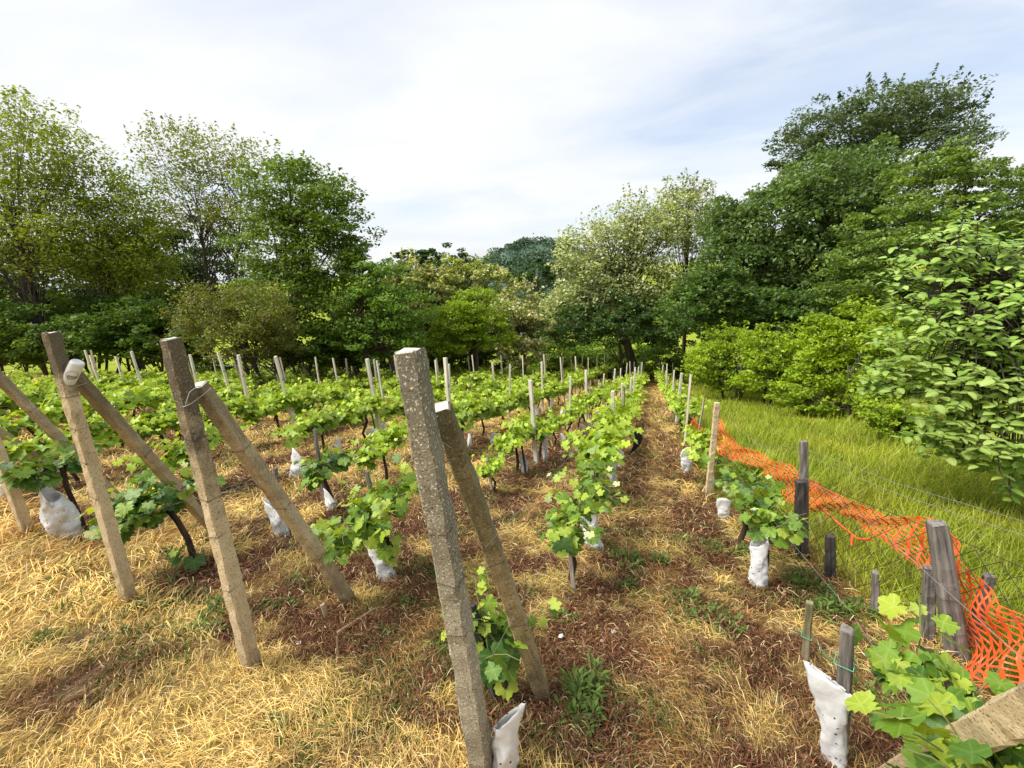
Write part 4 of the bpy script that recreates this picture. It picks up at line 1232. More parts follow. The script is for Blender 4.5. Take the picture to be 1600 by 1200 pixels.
def vine_shoots(h, spread, nshoot, up=.42, dirx=0.0):
    """polylines of the green shoots of one vine, local to its base; the cane lies along the row (local Y)"""
    out = []
    for k in range(nshoot):
        s = random.uniform(-spread, spread)
        p = np.array([random.uniform(-.05, .05), s, h + random.uniform(-.08, .05)])
        ang = random.uniform(0, 2 * math.pi)
        d = np.array([math.cos(ang) * .55 + dirx, math.sin(ang) * .45 + s * .35, random.uniform(.45, 1.0)]); d /= np.linalg.norm(d)
        ln = up * random.uniform(.55, 1.2)
        pts = [p]
        for q in range(1, 5):
            d = d + np.array([random.uniform(-.15, .15), random.uniform(-.15, .15), -.10 * q]); d /= np.linalg.norm(d)
            pts.append(pts[-1] + d * ln / 4)
        out.append(pts)
    return out


def leaves_on(shoots, per, size):
    P, N, D, S, T = [], [], [], [], []
    for pts in shoots:
        for q in range(per):
            t = (q + random.uniform(.1, .9)) / per
            kx = t * (len(pts) - 1); i0 = min(int(kx), len(pts) - 2); fr = kx - i0
            p = pts[i0] * (1 - fr) + pts[i0 + 1] * fr
            a = random.uniform(0, 2 * math.pi)
            out = np.array([math.cos(a), math.sin(a), random.uniform(-.25, .35)])
            pet = random.uniform(.03, .09) * size / .1
            P.append(p + out * pet)
            N.append(np.array([math.cos(a) * .55, math.sin(a) * .55, random.uniform(.35, 1.1)]) + np.array([random.uniform(-.25, .25), random.uniform(-.25, .25), 0]))
            D.append(out + np.array([0, 0, -.55]))
            S.append(size * (1.25 - .75 * t) * random.uniform(.75, 1.2)); T.append(t)
    return np.array(P), np.array(N), np.array(D), np.array(S), np.array(T)


def trunk_mesh(h, lean=(0, 0), r=.022, arms=.35, crook=.05):
    mb = MB()
    head = np.array([lean[0], lean[1], h])
    m1 = head * .35 + np.array([random.uniform(-crook, crook), random.uniform(-crook, crook), 0])
    m2 = head * .7 + np.array([random.uniform(-crook, crook), random.uniform(-crook, crook), 0])
    mb.tube([(0, 0, -.12), (m1 * .15)[:3], m1, m2, head], [r * 1.25, r * 1.15, r, r * .9, r * 1.05], 7, jitter=.18)
    if arms:
        for s in (-1, 1):
            e = head + np.array([random.uniform(-.04, .04), s * arms, random.uniform(-.02, .08)])
            m = head * .5 + e * .5 + np.array([0, 0, random.uniform(.02, .06)])
            mb.tube([head, m, e], [r * .8, r * .55, r * .4], 6, jitter=.15)
    return mb.mesh('trunk', M['vine_bark'], True)


def near_vine(label, base, h, spread, nshoot, per, size, tones, up=.42, lean=(0, 0), dirx=0.0, arms=None, foot_shoot=0):
    """a vine close enough that each leaf is an object of its own"""
    root = thing('grape_vine', label, 'vine', base, 'vines planted along the rows')
    link('trunk', trunk_mesh(h, lean, arms=spread * .8 if arms is None else arms), root)
    sh = vine_shoots(h, spread, nshoot, up, dirx)
    sh = [[p + np.array([lean[0], lean[1], 0]) for p in s] for s in sh]
    for _ in range(foot_shoot):
        p = np.array([random.uniform(-.04, .04), random.uniform(-.04, .04), random.uniform(.08, .3)])
        d = np.array([random.uniform(-.5, .5), random.uniform(-.5, .5), .8])
        sh.append([p, p + d * .08, p + d * .16, p + d * .22, p + d * .28])
    for s in sh:
        MB().tube(s, [.004, .0036, .003, .0025, .0015], 5).build('shoot', M['shoot'], root)
    P, N, D, S, T = leaves_on(sh, per, size)
    X, Y, Z = leaf_frames(N, D)
    for k in range(len(P)):
        t = T[k]
        kind = random.choices(('vl_dark', 'vl_green', 'vl_young', 'vl_pale'), weights=(tones[0] * (1.1 - t), tones[1], tones[2] * (.25 + 1.5 * t), (.7 if t > .88 else .0)))[0]
        o = link('leaf', random.choice(LEAF_ME[kind]), root)
        s = S[k]
        o.matrix_local = Matrix([[X[k][0] * s, Y[k][0] * s, Z[k][0] * s, P[k][0]], [X[k][1] * s, Y[k][1] * s, Z[k][1] * s, P[k][1]], [X[k][2] * s, Y[k][2] * s, Z[k][2] * s, P[k][2]], [0, 0, 0, 1]])
    return root


near_vine('grape vine with big pale-tipped leaves spreading below the burnt-looking net post', G(1.10, 1.55), .42, .24, 24, 6, .128, (.7, 1.0, .9), .36, dirx=.10)
near_vine('grape vine with the largest leaves, over the pale brace', G(.90, 1.08), .62, .20, 15, 6, .135, (.6, 1.1, .9), .26, dirx=-.05)
near_vine('sparse low vine growing between the speckled post and its brace', G(-.64, 1.60), .36, .14, 10, 5, .095, (.4, 1.0, .9), .36, arms=0.0, foot_shoot=5)
near_vine('young bright vine over the short pale stake, middle of the speckled post\'s row', G(-.50, 2.78), .56, .32, 17, 6, .105, (.2, 1.0, 1.2), .38, foot_shoot=0)
near_vine('bright yellow-green vine above the leaning white sleeve', G(-1.86, 2.46), .56, .40, 27, 7, .108, (.35, .9, 1.3), .42, foot_shoot=2)
near_vine('dark green drooping vine between the can post and the dark-topped post', G(-3.46, 2.13), .50, .40, 30, 7, .125, (1.2, .9, .15), .38, lean=(-.26, .04), foot_shoot=1)
near_vine('dark green vine above the widest white sleeve', G(-5.16, 2.30), .66, .26, 13, 7, .12, (1.1, 1.0, .2), .30)
near_vine('leafy vine around the tall weathered stake in the can post\'s row', G(-3.27, 3.50), .52, .30, 14, 7, .105, (1.0, 1.0, .3), .30)
near_vine('leafy vine over the white sleeve next to the orange net chain mesh', G(.88, 3.25), .52, .26, 14, 6, .105, (.4, 1.0, .7), .30)
near_vine('tallest bushy vine against the orange net, by the leaning pale post', G(.86, 3.90), .56, .26, 17, 7, .11, (.6, 1.1, .6), .36, lean=(.05, .06))
near_vine('bushy vine in the speckled post\'s row with the wide crumpled sleeve', G(-.42, 3.55), .58, .38, 20, 6, .10, (.4, 1.0, 1.0), .42)
near_vine('low seedling vine with one yellow leaf by the dark-topped post\'s brace', G(-2.35, 2.72), .16, .10, 4, 4, .09, (.1, 1.0, .9), .25, arms=0.0)

# the rest of the plants: shared foliage and trunk meshes
FOL = []
for v in range(10):
    sh = vine_shoots(.50, (.50 if v < 6 else .36), (28 if v < 6 else 20), .38)
    P, N, D, S, T = leaves_on(sh, 9, .122)
    tone = (T * .6 + RG.uniform(0, .5, len(T)))[:, None]
    c = np.array([.075, .165, .018]) * (1 - tone) + np.array([.36, .47, .040]) * tone
    c = np.clip(c, .01, .5) * RG.uniform(.8, 1.2, (len(T), 1))
    V, F, C = leaf_batch(SIMPLE, P, N, D, S, c)
    FOL.append(mesh_np('foliage', V, F, M['vine_far'], C))
TRK = [trunk_mesh(.50, (random.uniform(-.05, .05), random.uniform(-.05, .05)), .021, .45) for _ in range(5)]
n_vine = 0; cnt_ = {}
for i in range(len(ROWS)):
    x0, dr, ya, yb = ROWS[i]
    start = {0: 6.1, 1: 4.5, 2: 3.7, 3: 4.6, 4: 3.5}.get(i, ya + .8)
    y = start; k = 0
    step = 1.0 if i < 3 else 1.08
    while y < yb - .2:
        k += 1
        if (i, k) in ((2, 1), (3, 2)) or random.random() < .07:
            y += step; continue
        sc_ = random.uniform(.86, 1.16)
        if i == 2 and k < 3: sc_ *= .8
        root = thing('grape_vine', '', 'vine', G(rowx(i, y) + random.uniform(-.06, .06), y), 'vines planted along the rows')
        root.rotation_euler = (0, 0, math.atan2(-dr, 1) + random.choice((0, math.pi)) + random.uniform(-.15, .15))
        if i >= 3: sc_ *= 1.12
        root.scale = (sc_, sc_ * random.uniform(.95, 1.1), sc_ * random.uniform(.92, 1.12))
        link('trunk', random.choice(TRK), root)
        f = link('foliage', random.choice(FOL[:6] if i >= 3 else FOL[6:]), root); f['kind'] = 'stuff'
        if k <= 12 and i < 6:
            root['label'] = f"leafy grape vine in {ROWN[i]}, {'number '+str(k) if k>14 else ORD[k-1]} beyond the close-up plants"
        else:
            pk = [p for p in POST_Y[i] if p < y]
            q_ = (len(pk), ); cnt_[(i,) + q_] = cnt_.get((i,) + q_, 0) + 1
            root['label'] = f"small vine, {ORD[cnt_[(i,) + q_] - 1]} past the {ORD[len(pk) - 1] if pk else 'near end'} post of {ROWN[i]}"
        n_vine += 1
        y += step * random.uniform(.9, 1.1)
print('vines', n_vine)


# ------------------------------------------------------------------ stakes
def stake(label, b, t, w, mat, cat='stake', ties=0):
    base = ground_at(*b); top = at_y(t[0], t[1], base[1])
    mw, ln = frame_of(base, top, random.uniform(-.5, .5))
    root = thing('wooden_stake', label, cat, (0, 0, 0), 'stakes beside the young vines')
    root.matrix_world = mw
    link('shaft', shaft_mesh(ln, w, w * .92, .15, M[mat], ch=.3, rough=.0025, rows=9), root)
    for q in range(ties):
        h = ln * (.45 + .33 * q)
        mb = MB(); s = w * .62
        mb.tube([(s, s, h), (-s, s, h + .004), (-s, -s, h), (s, -s, h - .004), (s, s, h)], .0022, 5)
        mb.tube([(-s, -s, h), (-s - .02, -s - .02, h + .03), (-s - .05, -s - .03, h + .09 * (1 if q else .4))], .0022, 5)
        mb.build('twine', M['twine'], root)
    return root


stake('grey square stake with green twine, standing in the tall white sleeve', (1312, 1192), (1322, 985), .050, 'wood_grey', ties=2)
stake('short round stake, mossy green below, alone in the brown straw by the net', (1258, 1032), (1264, 942), .040, 'wood_moss', ties=1)
stake('pale stake under the young bright vine in the speckled post\'s row', (897, 924), (887, 845), .030, 'wood_pale')
stake('black stake with green twine beside the speckled post', (775, 1100), (736, 945), .036, 'wood_dark', ties=2)
stake('grey stake poking out of the bright yellow-green vine', (603, 880), (572, 738), .032, 'wood_grey')
stake('tall weathered stake with a knob top in the can post\'s row', (508, 792), (491, 672), .038, 'wood_grey')
stake('reddish brown stake near the fallen white film, tied with green twine', (436, 812), (430, 732), .034, 'wood_grey', ties=1)
stake('thin pale stake standing alone in the dark-topped post\'s row', (769, 770), (761, 710), .028, 'wood_pale')
stake('black stake above a white sleeve left of the thick double post', (822, 742), (813, 684), .030, 'wood_dark')
stake('brown stake beside the slim white sleeve in the speckled post\'s row', (951, 776), (950, 725), .030, 'wood_pale')
stake('pale stake behind the speckled post with white bark', (645, 722), (641, 640), .035, 'wood_pale')
stake('stake rising from the sleeve by the chain mesh', (1190, 880), (1196, 826), .034, 'wood_grey', ties=1)
stake('thin stake above the narrow white sleeve by the double post', (852, 718), (850, 655), .024, 'wood_grey')


# ------------------------------------------------------------------ white sleeves round the young vines
def sleeve(label, b, t, wpx, flare=0.15, seed=0, bulge=0.0, fallen=False):
    rnd = random.Random(seed)
    base = ground_at(*b)
    top = at_y(t[0], t[1], base[1] - (.02 if not fallen else .0))
    dep = -(RM.T @ (base - EYE))[2]
    w = wpx * dep / FPX / math.sqrt(1 + ((b[0] - 800) / FPX) ** 2 * .5)
    mw, ln = frame_of(base, top, rnd.uniform(-.6, .6))
    root = thing('plant_sleeve', label, 'plant sleeve', (0, 0, 0), 'white film sleeves round the young vines')
    root.matrix_world = mw
    nseg, nrow = 30, 26
    V = []; F = []
    ph = rnd.uniform(0, 6)
    for j in range(nrow):
        tt = j / (nrow - 1); z = -.03 + (ln + .03) * tt
        for i in range(nseg):
            a = 2 * math.pi * i / nseg
            r = w / 2 * (.88 + .09 * math.sin(tt * 5 + ph) + bulge * math.sin(tt * math.pi))
            if tt > .75: r *= 1 + .5 * flare * ((tt - .75) / .25) * (1 + .8 * math.cos(a - ph))
            fold = .09 * math.sin(a * 5 + tt * 7 + ph) * math.sin(tt * 9 + a * 2) + .06 * math.sin(a * 3 - tt * 12 + ph * 2)
            cr = vnoise(np.array([a * 2.2 + 5 + seed]), np.array([tt * 11 + seed]), seed)[0] - .5
            cr2 = vnoise(np.array([a * 5 + 5 + seed]), np.array([tt * 26 + seed]), seed + 9)[0] - .5
            rr = r * (1 + fold + .20 * (abs(cr) * 2 - .5) + .05 * cr2 - .07 * abs(math.sin(tt * 16 + 1.3 * a + ph + 3 * cr)))
            zz = z + (rnd.uniform(-.004, .004) + .05 * w / .1 * math.cos(a - ph) * (1 if tt > .9 else 0) * (tt - .9) * 10 if tt > .9 else 0)
            fl_ = .72 - .5 * max(0, (tt - .55) / .45)
            V.append((rr * math.cos(a) * (1 + (.72 - fl_) * .35), rr * math.sin(a) * fl_, zz))
    for j in range(nrow - 1):
        for i in range(nseg):
            F.append((j * nseg + i, j * nseg + (i + 1) % nseg, (j + 1) * nseg + (i + 1) % nseg, (j + 1) * nseg + i))
    mb = MB(); mb.add(V, F)
    o = mb.build('film', M['sleeve'], root, smooth=True)
    so = o.modifiers.new('thickness', 'SOLIDIFY'); so.thickness = .0012
    return root


SLV = [((1305, 1196), (1299, 1062), 48, .6, 'tall white sleeve flaring open round the grey square stake'), ((1184, 916), (1186, 846), 30, .2, 'white sleeve below the vine by the chain mesh'),
       ((1131, 812), (1131, 785), 20, .2, 'small white sleeve at the foot of the tallest vine by the net'), ((1074, 738), (1072, 707), 19, .1, 'white sleeve in the orange net row past the leaning post'),
       ((929, 858), (918, 812), 32, .25, 'wide crumpled sleeve leaning in the speckled post\'s row'), ((957, 757), (958, 722), 12, .1, 'slim tall sleeve in the speckled post\'s row, by a brown stake'),
       ((969, 730), (970, 706), 9, .1, 'narrowest sleeve farther down the speckled post\'s row'), ((606, 900), (586, 848), 36, .15, 'leaning white sleeve under the bright yellow-green vine'),
       ((440, 834), (430, 794), 32, .4, 'short torn sleeve half hidden behind the dark-topped post\'s brace'), ((460, 748), (470, 718), 27, .5, 'blown loose sleeve tilted by the can post\'s row'),
       ((518, 797), (516, 776), 24, .3, 'stubby sleeve at the foot of the tall weathered stake'), ((108, 836), (76, 768), 80, .1, 'widest white sleeve with rows of small holes beside the cut-off post'),
       ((788, 1208), (792, 1122), 44, .35, 'white sleeve puffed out behind the foot of the speckled post'), ((820, 740), (819, 717), 14, .1, 'sleeve round the black stake near the double post'),
       ((852, 719), (851, 682), 9, .1, 'tall narrow sleeve just past the double post'), ((880, 700), (880, 682), 10, .1, 'sleeve left of a matching one, under a small round vine'),
       ((892, 694), (892, 677), 8, .1, 'sleeve right of a matching one, under a small round vine'), ((911, 682), (911, 666), 8, .1, 'small sleeve touching the tall pale post down the slope'),
       ((923, 673), (922, 659), 8, .1, 'tiny sleeve under the dense vines of the dark-topped post\'s row'), ((935, 665), (933, 645), 8, .1, 'farthest tilted sleeve in the dark-topped post\'s row'),
       ((287, 722), (288, 704), 18, .3, 'crumpled sleeve seen between the dark-topped post and the can\'s brace'), ((584, 698), (582, 676), 18, .5, 'pale sleeve behind the round vine in the first row beyond the can'),
       ((530, 712), (527, 688), 14, .1, 'sleeve touching the round vine in the first row beyond the can'), ((771, 694), (771, 682), 12, .1, 'small sleeve under dark vines behind the mossy brace'),
       ((200, 632), (199, 614), 13, .1, 'small sleeve between the can brace and the dark-topped post'), ((238, 634), (236, 622), 14, .3, 'small torn sleeve close to the dark-topped post in the far leaves'),
       ((440, 634), (441, 624), 10, .2, 'distant sleeve in the leaves past the brace of the dark-topped post'), ((6, 780), (3, 752), 20, .2, 'sleeve cut by the picture edge behind the cut-off post'),
       ((877, 655), (878, 640), 7, .1, 'tiny distant sleeve at the foot of a slim pale post')]
for q, (b_, t_, w_, fl, lab) in enumerate(SLV):
    sleeve(lab, b_, t_, w_, fl, seed=q + 3)

far_stake = [shaft_mesh(1.0, w, w * .92, .15, M[m], ch=.3, rough=.002, rows=5) for w, m in ((.028, 'wood_pale'), (.024, 'wood_pale'), (.03, 'wood_grey'))]
far_film = [o.data for o in bpy.data.objects if o.name.startswith('film')][13:20]
for i in range(0, 8):
    c_ = 0; d_ = 0
    for k in range(11 if i < 4 else 8):
        y = ROWS[i][2] + 5.2 + k * (2.3 if i < 4 else 1.9) + random.uniform(-.5, .5)
        if y > ROWS[i][3] - 2: continue
        x = rowx(i, y) + random.uniform(-.05, .05)
        if random.random() < .75:
            o = link('wooden_stake', random.choice(far_stake), loc=G(x, y)); o.scale = (1, 1, random.uniform(.75, 1.2)); o.rotation_euler = (random.uniform(-.07, .07), random.uniform(-.07, .07), random.uniform(0, 1))
            tag(o, f"thin short wooden stake among the leaves, {ORD[c_]} such along {ROWN[i]}", 'stake', 'stakes beside the young vines'); c_ += 1
        if random.random() < .6 and i != 2:
            f_ = random.choice(far_film)
            o = link('plant_sleeve', f_, loc=G(x + .06, y + .15)); o.scale = (1.15, 1.15, random.uniform(.9, 1.3)); o.rotation_euler = (random.uniform(-.12, .12), random.uniform(-.12, .12), random.uniform(0, 6))
            tag(o, f"small far white sleeve, {ORD[d_]} such down {ROWN[i]}", 'plant sleeve', 'white film sleeves round the young vines'); d_ += 1

# ------------------------------------------------------------------ the fence on the meadow side
GF = 'old posts and stubs of the meadow fence'


def fence_post(label, b, t, w, mat, group=GF):
    base = ground_at(*b); top = at_y(t[0], t[1], base[1] + (t[0] - b[0]) * -.001)
    mw, ln = frame_of(base, top, random.uniform(-.3, .3))
    root = thing('fence_post', label, 'fence post', (0, 0, 0), group)
    root.matrix_world = mw
    link('shaft', shaft_mesh(ln, w * 1.05, w * .92, .25, M[mat], ch=.28, rough=.004, rows=14), root)
    return root, base, top


fpA = fence_post('thick weathered grey fence post with blackened head and foot', (1497, 1032), (1462, 818), .088, 'wood_grey')
MB().tube([(.066, -.066, fpA[2][2] - fpA[1][2]), (.066, .066, .9)], .001, 4)
link('wire_tie', tie_mesh(.092, .42, .02, .002), fpA[0])
link('wire_tie', tie_mesh(.093, .22, -.02, .002), fpA[0])
fpB = fence_post('thin silvery fence post rising above the orange net', (1256, 868), (1255, 690), .058, 'wood_grey')
fence_post('stouter dark post tied against the thin silvery fence post', (1250, 872), (1250, 752), .075, 'wood_dark')
fence_post('short blackened stub in front of the chain mesh', (1297, 905), (1297, 838), .062, 'wood_dark')
fence_post('short slim grey stub nearest the big vine leaves', (1367, 965), (1367, 895), .042, 'wood_grey')
fence_post('grey stake leaning against the thick weathered fence post', (1450, 1002), (1451, 888), .055, 'wood_grey')
fence_post('slanting grey stake behind the net, past the thick fence post', (1515, 1010), (1545, 900), .05, 'wood_grey')
for k, (y, h) in enumerate(((26.0, 1.3), (30.0, 1.2))):
    o = link('fence_post', random.choice(line_meshes), loc=G(1.45 + .1 * k, y)); o.scale = (.9, .9, h)
    tag(o, f"{('first','second')[k]} of two far pale fence posts by the meadow\'s end", 'fence post', GF)


def orange_net():
    cols = [((1.22, 22.0), (.72, .45)), ((1.0, 17.0), (.62, .36)), ((.95, 13.0), (.80, .40)), ((.93, 9.6), (.62, .35)), ((.93, 7.6), (.55, .25)), ((.93, 6.3), (.62, .18))]
    T, B_ = [], []
    for (x, y), (h1, h0) in cols:
        T.append(G(x, y, h1)); B_.append(G(x, y, h0))
    for (t, b, dep) in (((1123, 652), (1119, 702), 5.45), ((1150, 694), (1150, 716), 5.1), ((1200, 714), (1195, 748), 4.7), ((1246, 735), (1240, 785), 4.32), ((1264, 748), (1262, 799), 4.15),
                        ((1300, 768), (1300, 803), 3.75), ((1350, 793), (1350, 822), 3.42), ((1400, 807), (1395, 850), 3.14), ((1446, 811), (1443, 880), 2.96), ((1482, 816), (1476, 935), 2.82),
                        ((1494, 862), (1490, 985), 2.62), ((1530, 902), (1508, 1032), 2.42), ((1562, 946), (1538, 1066), 2.26), ((1600, 963), (1580, 1062), 2.12), ((1680, 1000), (1660, 1130), 1.92)):
        T.append(at(*t, dep)); B_.append(at(*b, dep + .02))
    T = np.array(T); B_ = np.array(B_)
    # resample both edges along the length
    L_ = np.concatenate([[0], np.cumsum(np.linalg.norm(np.diff((T + B_) / 2, axis=0), axis=1))])
    us = []; s = 0.0
    while s < L_[-1]:
        us += [s, s + .017]; s += .072
    us = np.array(us)
    strap = np.array([i % 2 == 0 for i in range(len(us) - 1)])

    def smooth(A):
        out = np.stack([np.interp(us, L_, A[:, k]) for k in range(3)], -1)
        return out
    Tt, Bb = smooth(T), smooth(B_)
    ns = 13
    vs = []
    for q in range(ns):
        c = q / (ns - 1); vs += [max(0, c - .013), min(1, c + .013)]
    vs = np.array(vs)
    V = []
    for i in range(len(us)):
        ax = Tt[min(i + 1, len(us) - 1)] - Tt[max(i - 1, 0)]; ax = ax / (np.linalg.norm(ax) + 1e-9)
        side = np.cross(ax, [0, 0, 1.0]); side /= np.linalg.norm(side) + 1e-9
        for v in vs:
            p = Tt[i] * (1 - v) + Bb[i] * v
            p = p + side * (.05 * math.sin(us[i] * 6 + v * 5) * v + .025 * math.sin(us[i] * 17 + v * 9)) + np.array([0, 0, .012 * math.sin(us[i] * 13 + v * 3)])
            p = p + ax * (.05 * math.sin(v * 3 + us[i] * 2.1) * v)
            V.append(p)
    nv = len(vs); F = []
    gaps = random.Random(5)
    for i in range(len(us) - 1):
        for j in range(nv - 1):
            strand = j % 2 == 0
            if strap[i] or strand:
                F.append((i * nv + j, i * nv + j + 1, (i + 1) * nv + j + 1, (i + 1) * nv + j))
    mb = MB(); mb.add(V, F)
    root = thing('safety_net', 'orange plastic safety net sagging along the fence', 'net', T[6])
    o = mb.build('netting', M['orange'], root)
    for v in o.data.vertices: v.co = v.co - Vector([float(a) for a in T[6]])
    o.modifiers.new('thickness', 'SOLIDIFY').thickness = .0025
    # a torn strand hanging loose below the net
    pts = [at(1268, 778, 4.0), at(1290, 800, 3.85), at(1315, 822, 3.7), at(1340, 842, 3.55), at(1362, 843, 3.45)]
    mb = MB(); mb.tube([p - T[6] for p in pts], [.012, .010, .009, .008, .012], 5); mb.build('torn_strand', M['orange'], root)
    mb = MB(); mb.tube([at(1332, 838, 3.58) - T[6], at(1330, 852, 3.57) - T[6]], [.014, .008], 5); mb.build('torn_strand', M['orange'], root)


orange_net()


def chain_mesh():
    path = [(.90, 5.25), (1.36, 3.98), (1.79, 2.74), (2.05, 1.9)]
    P = np.array([G(x, y) for x, y in path])
    L_ = np.concatenate([[0], np.cumsum(np.linalg.norm(np.diff(P, axis=0), axis=1))])
    cell, hh = .068, .70
    nu = int(L_[-1] / cell); nv = int(hh / cell)

    def pt(u, v):
        b = np.array([np.interp(u, L_, P[:, k]) for k in range(3)])
        return b + np.array([.012 * math.sin(u * 5 + v * 3), .01 * math.sin(v * 9 + u), v + .02])
    root = thing('wire_fence', 'rusty diamond chain mesh stretched below the orange net', 'fence', P[1])
    mb = MB()
    for i in range(nu):
        pts = [pt((i + ((i + j) % 2) * 1.0) * cell, j * cell) - P[1] + np.array([0, .003 * (j % 2), 0]) for j in range(nv + 1)]
        mb.tube(pts, .0027, 3, cap=False)
    o = mb.build('mesh_wires', M['mesh_wire'], root); o['kind'] = 'stuff'
    MB().tube([pt(L_[-1] * k / 20, hh) - P[1] for k in range(21)], .0022, 4).build('top_wire', M['mesh_wire'], root)


chain_mesh()
for k, (h, lab) in enumerate(((.95, 'thin barbed strand above the meadow net'), (1.12, 'upper thin fence wire above the meadow grass'))):
    pts = [G(1.80 + .75 * t, 2.68 - 1.6 * t + 0, h - .2 + .25 * t) for t in (0, .3, .6, 1)]
    pts = [at(1100, 690 - 8 * k, 8.2), at(1255, 700 + 10 * k, 4.25)] + [at(1400, 755 + 16 * k, 3.4), at(1600, 815 + 22 * k, 2.7), at(1750, 860 + 22 * k, 2.4)]
    tag(MB().tube(pts, .0014, 4).build('fence_wire', M['wire']), lab, 'wire', 'wires of the meadow fence')

# the wire fence along the wood past the far rows
for k, h in enumerate((.55, .85, 1.15, 1.45)):
    pts = [at(px, 556 + 4 * math.sin(px / 90), dp) for px, dp in ((-200, 19), (0, 19.0), (150, 19), (300, 18.5), (450, 19), (600, 21))]
    pts = [np.array([p[0], p[1], float(gz(p[0], p[1])) + h]) for p in pts]
    tag(MB().tube(pts, .004, 4).build('fence_wire', M['wire']), f"{('lowest','second lowest','second highest','highest')[k]} wire of the fence against the dark wood", 'wire', 'wires of the fence along the wood')


# ------------------------------------------------------------------ the broad-leaved shrub by the meadow
def broad_shrub():
    random.seed(31)
    base = G(4.6, 4.9, -.1)
    root = thing('broad_leaved_shrub', 'broad-leaved shrub with large pale oval leaves overhanging the meadow', 'shrub', base)
    lobes = [(1480, 400, 62, 45, 5.6), (1440, 455, 52, 45, 5.5), (1540, 430, 60, 60, 5.5), (1450, 530, 66, 56, 5.3), (1530, 520, 80, 70, 5.2), (1600, 520, 70, 110, 5.2), (1440, 600, 60, 46, 5.2),
             (1520, 610, 80, 56, 5.0), (1590, 650, 60, 70, 4.8), (1540, 690, 60, 46, 4.8), (1500, 680, 50, 40, 5.0), (1570, 730, 50, 30, 4.9), (1680, 520, 90, 150, 5.4), (1500, 355, 28, 22, 5.7), (1650, 400, 60, 60, 5.6)]
    P, N, D, S = [], [], [], []
    mb = MB()
    stem = [base - base, at(1640, 620, 5.6) - base, at(1590, 520, 5.5) - base, at(1520, 440, 5.6) - base, at(1490, 360, 5.7) - base]
    mb.tube(stem, [.06, .045, .035, .022, .008], 7)
    for (px, py, rx, ry, dp) in lobes:
        k = dp / FPX
        c = at(px, py, dp)
        m = int(rx * ry / 44)
        for _ in range(m):
            d = np.array([random.gauss(0, 1), random.gauss(0, 1), random.gauss(0, 1)]); d /= np.linalg.norm(d)
            q = c + d * np.array([rx * k, (rx + ry) * .5 * k, ry * k]) * random.uniform(.35, 1) ** .6
            # a twig carrying several leaves in two ranks
            tw = np.array([d[0] * .7 - .2, d[1] * .6 - .3, random.uniform(-.25, .35)]); tw /= np.linalg.norm(tw)
            for j in range(random.randint(3, 5)):
                s = (-1) ** j
                sd = np.cross(tw, [0, 0, 1.0]); sd /= np.linalg.norm(sd) + 1e-9
                P.append(q + tw * .06 * j); D.append(tw * .5 + sd * s * .8 + np.array([0, 0, -.35]))
                N.append(np.array([random.uniform(-.35, .35), random.uniform(-.45, .25), 1.0])); S.append(random.uniform(.065, .135))
            if random.random() < .3:
                st = stem[random.choice((1, 2, 3))]
                e = q - base
                mb.tube([st, st * .5 + e * .5 + np.array([0, 0, .1]), e, e + tw * .3], [.014, .009, .005, .002], 5, cap=False)
    mb.build('trunk', M['bark'], root, smooth=True)
    P = np.array(P); N = np.array(N); D = np.array(D); S = np.array(S)
    loc = (P - EYE) @ RM
    px = 800 + FPX * loc[:, 0] / -loc[:, 2]
    dist = np.linalg.norm(P - EYE, axis=1) + np.where(px > 1620, 9, 0)
    order = np.argsort(dist)
    X, Y, Z = leaf_frames(N, D)
    P0 = P - base
    for i in order[:300]:
        o = link('leaf', random.choice(BROAD_ME), root); s = S[i]
        o.matrix_local = Matrix([[X[i][r] * s, Y[i][r] * s, Z[i][r] * s, P0[i][r]] for r in range(3)] + [[0, 0, 0, 1]])
    rest = order[300:]
    tone = RG.uniform(0, 1, len(rest))[:, None]
    c = np.array([.14, .25, .035]) * (1 - tone) + np.array([.32, .43, .11]) * tone
    V, F, C = leaf_batch(BROAD_T, P0[rest], N[rest], D[rest], S[rest], c)
    o = link('foliage', mesh_np('foliage', V, F, M['vine_far'], C), root); o['kind'] = 'stuff'


broad_shrub()


# ------------------------------------------------------------------ weeds, litter, birds
def tuft_mesh(r, h, n, c1, c2, wide=.0085):
    cl = [(random.uniform(0, 6.28), r * random.uniform(.1, 1)) for _ in range(9)]
    V, F, C = [], [], []
    for k in range(n):
        a = random.uniform(0, 2 * math.pi); rr = r * math.sqrt(random.random()) * .7
        ca, cr = random.choice(cl)
        b = np.array([math.cos(ca) * cr + math.cos(a) * rr * .45, math.sin(ca) * cr + math.sin(a) * rr * .45, -.01])
        d = np.array([math.cos(a + random.uniform(-1, 1)), math.sin(a + random.uniform(-1, 1)), random.uniform(.3, 1.3)]); d /= np.linalg.norm(d)
        b = b + np.array([0, 0, random.uniform(0, .55) * h])
        ln = h * random.uniform(.3, .7); w = wide * random.uniform(.6, 1.2)
        sd = np.cross(d, [0, 0, 1.0]); sd /= np.linalg.norm(sd) + 1e-9
        o = len(V); t = random.random()
        cc = np.array(c1) * (1 - t) + np.array(c2) * t
        V += [b, b + d * ln * .5 + sd * w, b + d * ln + np.array([0, 0, -.25 * ln]), b + d * ln * .5 - sd * w]
        C += [cc] * 4; F.append((o, o + 1, o + 2, o + 3))
    return mesh_np('leaves', np.array(V), np.array(F), M['grass'], np.array(C))


